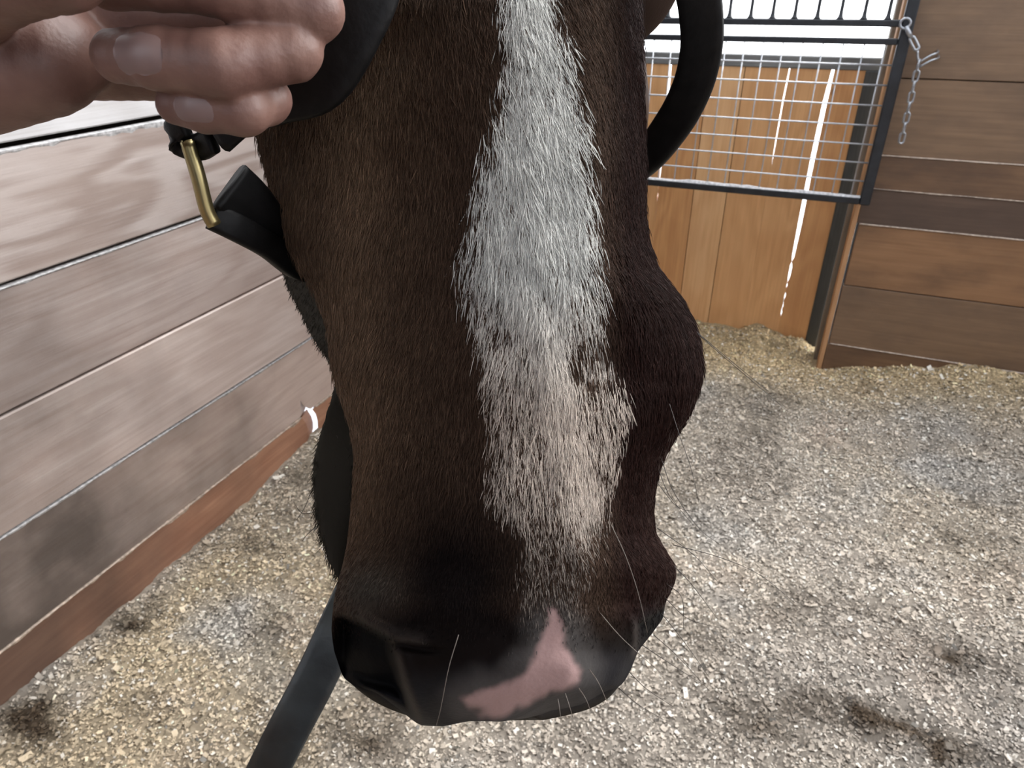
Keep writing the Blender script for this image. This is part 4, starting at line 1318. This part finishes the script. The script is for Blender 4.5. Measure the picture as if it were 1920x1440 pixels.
# cheekpieces running up to the crown behind the ears
strap('cheekpiece', [(1300, -60, .325), (1290, -220, .36), (1240, -420, .42), (1130, -640, .50)], [cdir(0, .2, 1)] * 4, [.02] * 4, .005, M_LEATHER, halter, 30)
strap('cheekpiece', [(425, 230, .325), (400, 60, .36), (420, -220, .40), (520, -470, .45), (650, -640, .50)], [cdir(0, .2, 1)] * 5, [.02] * 5, .005, M_LEATHER, halter, 36)
strap('crownpiece', [(1130, -640, .50), (1000, -730, .53), (850, -750, .53), (720, -710, .53), (650, -640, .50)], [cdir(0, .3, .9)] * 5, [.022] * 5, .005, M_LEATHER, halter, 30)

# lead strap, hanging from the chin strap behind the muzzle
lead = empty('lead_strap', (-.36, .12, .01))
tag(lead, 'wide black leather lead strap hanging down behind the muzzle at lower left', 'strap')
lp = [W(860, 470, .53), W(780, 800, .50), W(690, 1050, .46), W(634, 1180, .435), W(590, 1275, .43), W(540, 1370, .43), W(495, 1460, .435), W(440, 1580, .45), np.array([-.34, .11, .55]), np.array([-.36, .07, .25]), np.array([-.37, .06, .06]), np.array([-.40, -.02, .022]), np.array([-.55, -.25, .02]), np.array([-.75, -.40, .02])]
lw = [cdir(.9, .4, 0)] * 8 + [np.array([.95, .3, 0])] * 4 + [np.array([.8, -.6, 0])] * 2
Q = catmull(np.array([np.concatenate([a, b]) for a, b in zip(lp, lw)]), 140)
V, F = ribbon(Q[:, :3], Q[:, 3:6], .0262, .0045)
strap_o = mesh_obj('strap', V, F, M_LEAD, lead, True)
V, F = tube(catmull([W(840, 440, .52), W(850, 470, .545), W(880, 470, .55), W(885, 440, .525), W(862, 425, .515), W(840, 440, .52)], 30)[:-1], .003, 8, closed=True)
mesh_obj('snap_ring', V, F, M_BRASS, lead, True)

# ------------------------------------------------------------------ the hand gripping the halter
HG = 0.0013
P = grid_points((-.285, -.215, .165), (-.045, -.055, .325), HG)
hp = lambda px, row, D: cam_xyz(px, row, D)
fingers = [
    [(hp(222, 106, .2335), .0086), (hp(300, 110, .2290), .0096), (hp(412, 122, .2280), .0104), (hp(545, 92, .239), .0102), (hp(470, 40, .275), .0105)],     # ring finger
    [(hp(332, 196, .2430), .0070), (hp(385, 203, .2400), .0078), (hp(456, 206, .2400), .0083), (hp(498, 186, .250), .0084), (hp(440, 140, .280), .0095)],    # little finger
    [(hp(205, -30, .2260), .0080), (hp(300, -40, .2225), .0090), (hp(420, -30, .2225), .0098), (hp(585, 18, .2370), .0102), (hp(500, -60, .272), .0110)],    # middle finger
    [(hp(230, -135, .2280), .0080), (hp(420, -145, .2230), .0095), (hp(590, -85, .2370), .0100), (hp(510, -150, .272), .0110)],                              # index finger
]
f = None
for chain_ in fingers:
    g_ = None
    for (a, ra), (b, rb) in zip(chain_[:-1], chain_[1:]):
        d = cone_sdf(P, a, b, ra, rb)
        g_ = d if g_ is None else smin(g_, d, .0030)
    f = g_ if f is None else smin(f, g_, .0016)
palm = [
    (hp(470, 40, .278), hp(0, 40, .285), .011, .020), (hp(440, 140, .282), hp(0, 90, .285), .010, .020), (hp(500, -60, .275), hp(0, -20, .28), .011, .020), (hp(510, -150, .275), hp(0, -60, .28), .011, .020),
    (hp(72, 118, .2560), hp(-130, 150, .252), .0190, .0230), (hp(120, 100, .262), hp(60, 40, .265), .0155, .018), (hp(-100, 60, .262), hp(-220, 80, .262), .026, .028),
]
for a, b, ra, rb in palm:
    f = smin(f, cone_sdf(P, a, b, ra, rb), .006)
# thumb crossing above the fingers, seen along the top edge
for (a, ra), (b, rb) in zip(*(lambda c: (c[:-1], c[1:]))([(hp(-150, 20, .240), .020), (hp(-20, -42, .213), .0138), (hp(110, -62, .205), .0118), (hp(230, -100, .205), .0092)])):
    f = smin(f, cone_sdf(P, a, b, ra, rb), .0025)
# knuckle and skin creases
hpts = P
f = f + 0.00035 * np.sin(P[..., 0] * 900) * np.exp(-((P[..., 1] + .11) / .02) ** 2) * 0.4
V, F = surface_nets(f, P[0, 0, 0], HG)
del f, P
# forearm and wrist ring lofted on to the left, out of frame
fa = catmull([hp(-60, 70, .268), hp(-210, 75, .262), np.array([-.30, -.10, .215]), np.array([-.40, -.05, .12]), np.array([-.50, .05, -.04])], 26)
FV, FF = tube(fa, np.interp(np.linspace(0, 1, 26), [0, .15, .35, .7, 1], [.021, .029, .030, .037, .044]), 28)
skinV = np.concatenate([to_world(V), to_world(FV)])
skinF = F.tolist() + [[i + len(V) for i in q] for q in FF]
m, n_, l_, b_ = new_mat('skin')
tc = n_.new('ShaderNodeTexCoord'); nz = n_.new('ShaderNodeTexNoise'); nz.inputs['Scale'].default_value = 55; nz.inputs['Detail'].default_value = 5
l_.new(tc.outputs['Object'], nz.inputs['Vector'])
cr = n_.new('ShaderNodeValToRGB'); cr.color_ramp.elements[0].position = .3; cr.color_ramp.elements[1].position = .72
cr.color_ramp.elements[0].color = (.135, .064, .050, 1); cr.color_ramp.elements[1].color = (.215, .118, .092, 1)
l_.new(nz.outputs['Fac'], cr.inputs[0]); l_.new(cr.outputs[0], b_.inputs['Base Color'])
b_.inputs['Roughness'].default_value = .5; b_.inputs['Subsurface Weight'].default_value = .0
b_.inputs['Subsurface Radius'].default_value = (.006, .0025, .0015); b_.inputs['Subsurface Scale'].default_value = 1.0
nz2 = n_.new('ShaderNodeTexNoise'); nz2.inputs['Scale'].default_value = 420; nz2.inputs['Detail'].default_value = 3
l_.new(tc.outputs['Object'], nz2.inputs['Vector'])
bp = n_.new('ShaderNodeBump'); bp.inputs['Strength'].default_value = .25; bp.inputs['Distance'].default_value = .001
l_.new(nz2.outputs['Fac'], bp.inputs['Height']); l_.new(bp.outputs[0], b_.inputs['Normal'])
M_SKIN = m
person = mesh_obj('person', skinV, skinF, M_SKIN, None, True)
tag(person, 'bare hand reaching in from the upper left, fist closed on the halter', 'person')
M_NAIL = plain('nail', (.21, .135, .122), .4, noise=.08, scale=60)
M_NAIL_TIP = plain('nail_tip', (.62, .50, .42), .35)


def finger_sd(chain_, q):
    g_ = None
    for (a, ra), (b, rb) in zip(chain_[:-1], chain_[1:]):
        d = cone_sdf(q, a, b, ra, rb); g_ = d if g_ is None else smin(g_, d, .0030)
    return g_


def nail(chain_, c0, c1, half_w, depth, tilt):
    """thin curved plate laid on the finger, on the side that faces the viewer; c0 free edge, c1 root, as picture points at the given depth"""
    a, b = cam_xyz(*c0, depth), cam_xyz(*c1, depth)
    L = np.linalg.norm(b - a); ax = (b - a) / L
    fw = np.array([0, 0, -1.0]); fw = _n(fw - ax * np.dot(fw, ax))
    up = np.cross(ax, fw)
    fw, up = fw * math.cos(tilt) + up * math.sin(tilt), up * math.cos(tilt) - fw * math.sin(tilt)
    mid = (a + b) / 2
    nu, nv = 21, 17
    U, Vv = np.meshgrid(np.linspace(-1, 1, nu), np.linspace(-1, 1, nv), indexing='ij')
    wv = half_w * np.clip(1 - np.abs(U) ** 4.5, .02, 1) ** .32
    layers = []
    for lift in (0.0, -.0016):
        p = mid + ax * (U * L / 2)[..., None] + up * (Vv * wv)[..., None]
        off = .00055 * (1 - np.abs(Vv) ** 6) * (1 - .8 * sstep(.6, 1, U)) - .0002 + lift
        p = p.reshape(-1, 3); o_ = off.ravel()
        for _ in range(14):
            p = p + fw * ((o_ - finger_sd(chain_, p.astype(np.float32))) * .8)[:, None]
        layers.append(p)
    V = np.concatenate(layers); N = nu * nv; F = []
    for i in range(nu - 1):
        for j in range(nv - 1):
            q = [i * nv + j, (i + 1) * nv + j, (i + 1) * nv + j + 1, i * nv + j + 1]
            F.append(q); F.append([N + k for k in q[::-1]])
    for i in range(nu - 1):
        F.append([i * nv, (i + 1) * nv, N + (i + 1) * nv, N + i * nv]); F.append([i * nv + nv - 1, N + i * nv + nv - 1, N + (i + 1) * nv + nv - 1, (i + 1) * nv + nv - 1])
    for j in range(nv - 1):
        F.append([j, N + j, N + j + 1, j + 1]); k = (nu - 1) * nv; F.append([k + j, k + j + 1, N + k + j + 1, N + k + j])
    return mesh_obj('fingernail', to_world(V), F, M_NAIL, person, True)


nail(fingers[0], (214, 100), (318, 106), .0066, .2235, .28)
nail(fingers[1], (322, 198), (408, 204), .0050, .2335, .30)
# the rest of the person, added unseen behind the viewpoint to shade the face: head, jacket, trousers, boots
def blob_mesh(prims, lo, hi, h, k):
    Pg = grid_points(lo, hi, h); f_ = None
    for a, b, ra, rb in prims:
        d = cone_sdf(Pg, a, b, ra, rb); f_ = d if f_ is None else smin(f_, d, k)
    return surface_nets(f_, Pg[0, 0, 0], h)


M_JACKET = plain('jacket', (.030, .036, .050), .85, noise=.3, scale=120, bump=.3)
M_TROUSERS = plain('trousers', (.045, .055, .085), .85, noise=.25, scale=150, bump=.3)
M_BOOT = plain('boot', (.035, .025, .018), .6, noise=.3, scale=60)
M_HAIR_P = plain('person_hair', (.05, .032, .02), .6, noise=.4, scale=90)
wrist = to_world(np.array([-.40, -.05, .12])); elbow = to_world(np.array([-.58, .14, -.16]))
V, F = blob_mesh([((-.02, -.46, .98), (-.02, -.45, 1.22), .150, .165), ((-.12, -.46, 1.10), (-.14, -.46, 1.36), .10, .10), ((.08, -.46, 1.10), (.10, -.46, 1.36), .10, .10),
                  ((-.19, -.46, 1.43), (.15, -.46, 1.43), .070, .070), ((-.02, -.46, 1.42), (-.02, -.45, 1.50), .075, .060),
                  ((-.19, -.46, 1.43), elbow, .062, .054), (elbow, wrist, .054, .046),
                  ((.15, -.46, 1.43), (.26, -.40, 1.16), .062, .050), ((.26, -.40, 1.16), (.14, -.22, 1.20), .050, .040)], (-.75, -.75, .75), (.45, .30, 1.62), .012, .04)
mesh_obj('jacket', V, F, M_JACKET, person, True)
V, F = blob_mesh([((-.10, -.46, .90), (.06, -.46, .90), .125, .125), ((-.11, -.46, .86), (-.12, -.45, .48), .095, .068), ((-.12, -.45, .48), (-.13, -.48, .10), .066, .052),
                  ((.07, -.46, .86), (.09, -.45, .48), .095, .068), ((.09, -.45, .48), (.10, -.48, .10), .066, .052)], (-.35, -.70, .03), (.30, -.25, 1.06), .012, .03)
mesh_obj('trousers', V, F, M_TROUSERS, person, True)
for bx_ in (-.13, .10):
    V, F = blob_mesh([((bx_, -.48, .20), (bx_, -.48, .055), .058, .048), ((bx_, -.48, .048), (bx_, -.33, .042), .046, .040)], (bx_ - .09, -.58, -.01), (bx_ + .09, -.26, .30), .009, .03)
    mesh_obj('boot', V, F, M_BOOT, person, True)
V, F = blob_mesh([((-.02, -.44, 1.50), (-.02, -.43, 1.58), .058, .056), ((-.02, -.42, 1.62), (-.02, -.44, 1.70), .070, .088), ((-.02, -.345, 1.635), (-.02, -.335, 1.615), .012, .016), ((-.105, -.44, 1.645), (-.105, -.44, 1.665), .014, .016), ((.065, -.44, 1.645), (.065, -.44, 1.665), .014, .016)],
                 (-.16, -.60, 1.46), (.12, -.28, 1.84), .006, .02)
mesh_obj('head', V, F, M_SKIN, person, True)
V, F = blob_mesh([((-.02, -.46, 1.68), (-.02, -.45, 1.73), .094, .088), ((-.02, -.50, 1.62), (-.02, -.49, 1.70), .075, .085)], (-.16, -.64, 1.48), (.12, -.30, 1.86), .007, .02)
mesh_obj('hair', V, F, M_HAIR_P, person, True)
# sleeve end on the forearm, outside the frame
M_SLEEVE = plain('sleeve', (.05, .06, .09), .85, noise=.3, scale=200, bump=.4)
sv = catmull([np.array([-.415, -.035, .10]), np.array([-.46, .0, .03]), np.array([-.52, .06, -.06]), np.array([-.58, .14, -.16])], 16)
V, F = tube(to_world(sv), np.linspace(.050, .062, 16), 28)
mesh_obj('sleeve', V, F, M_SLEEVE, person, True)
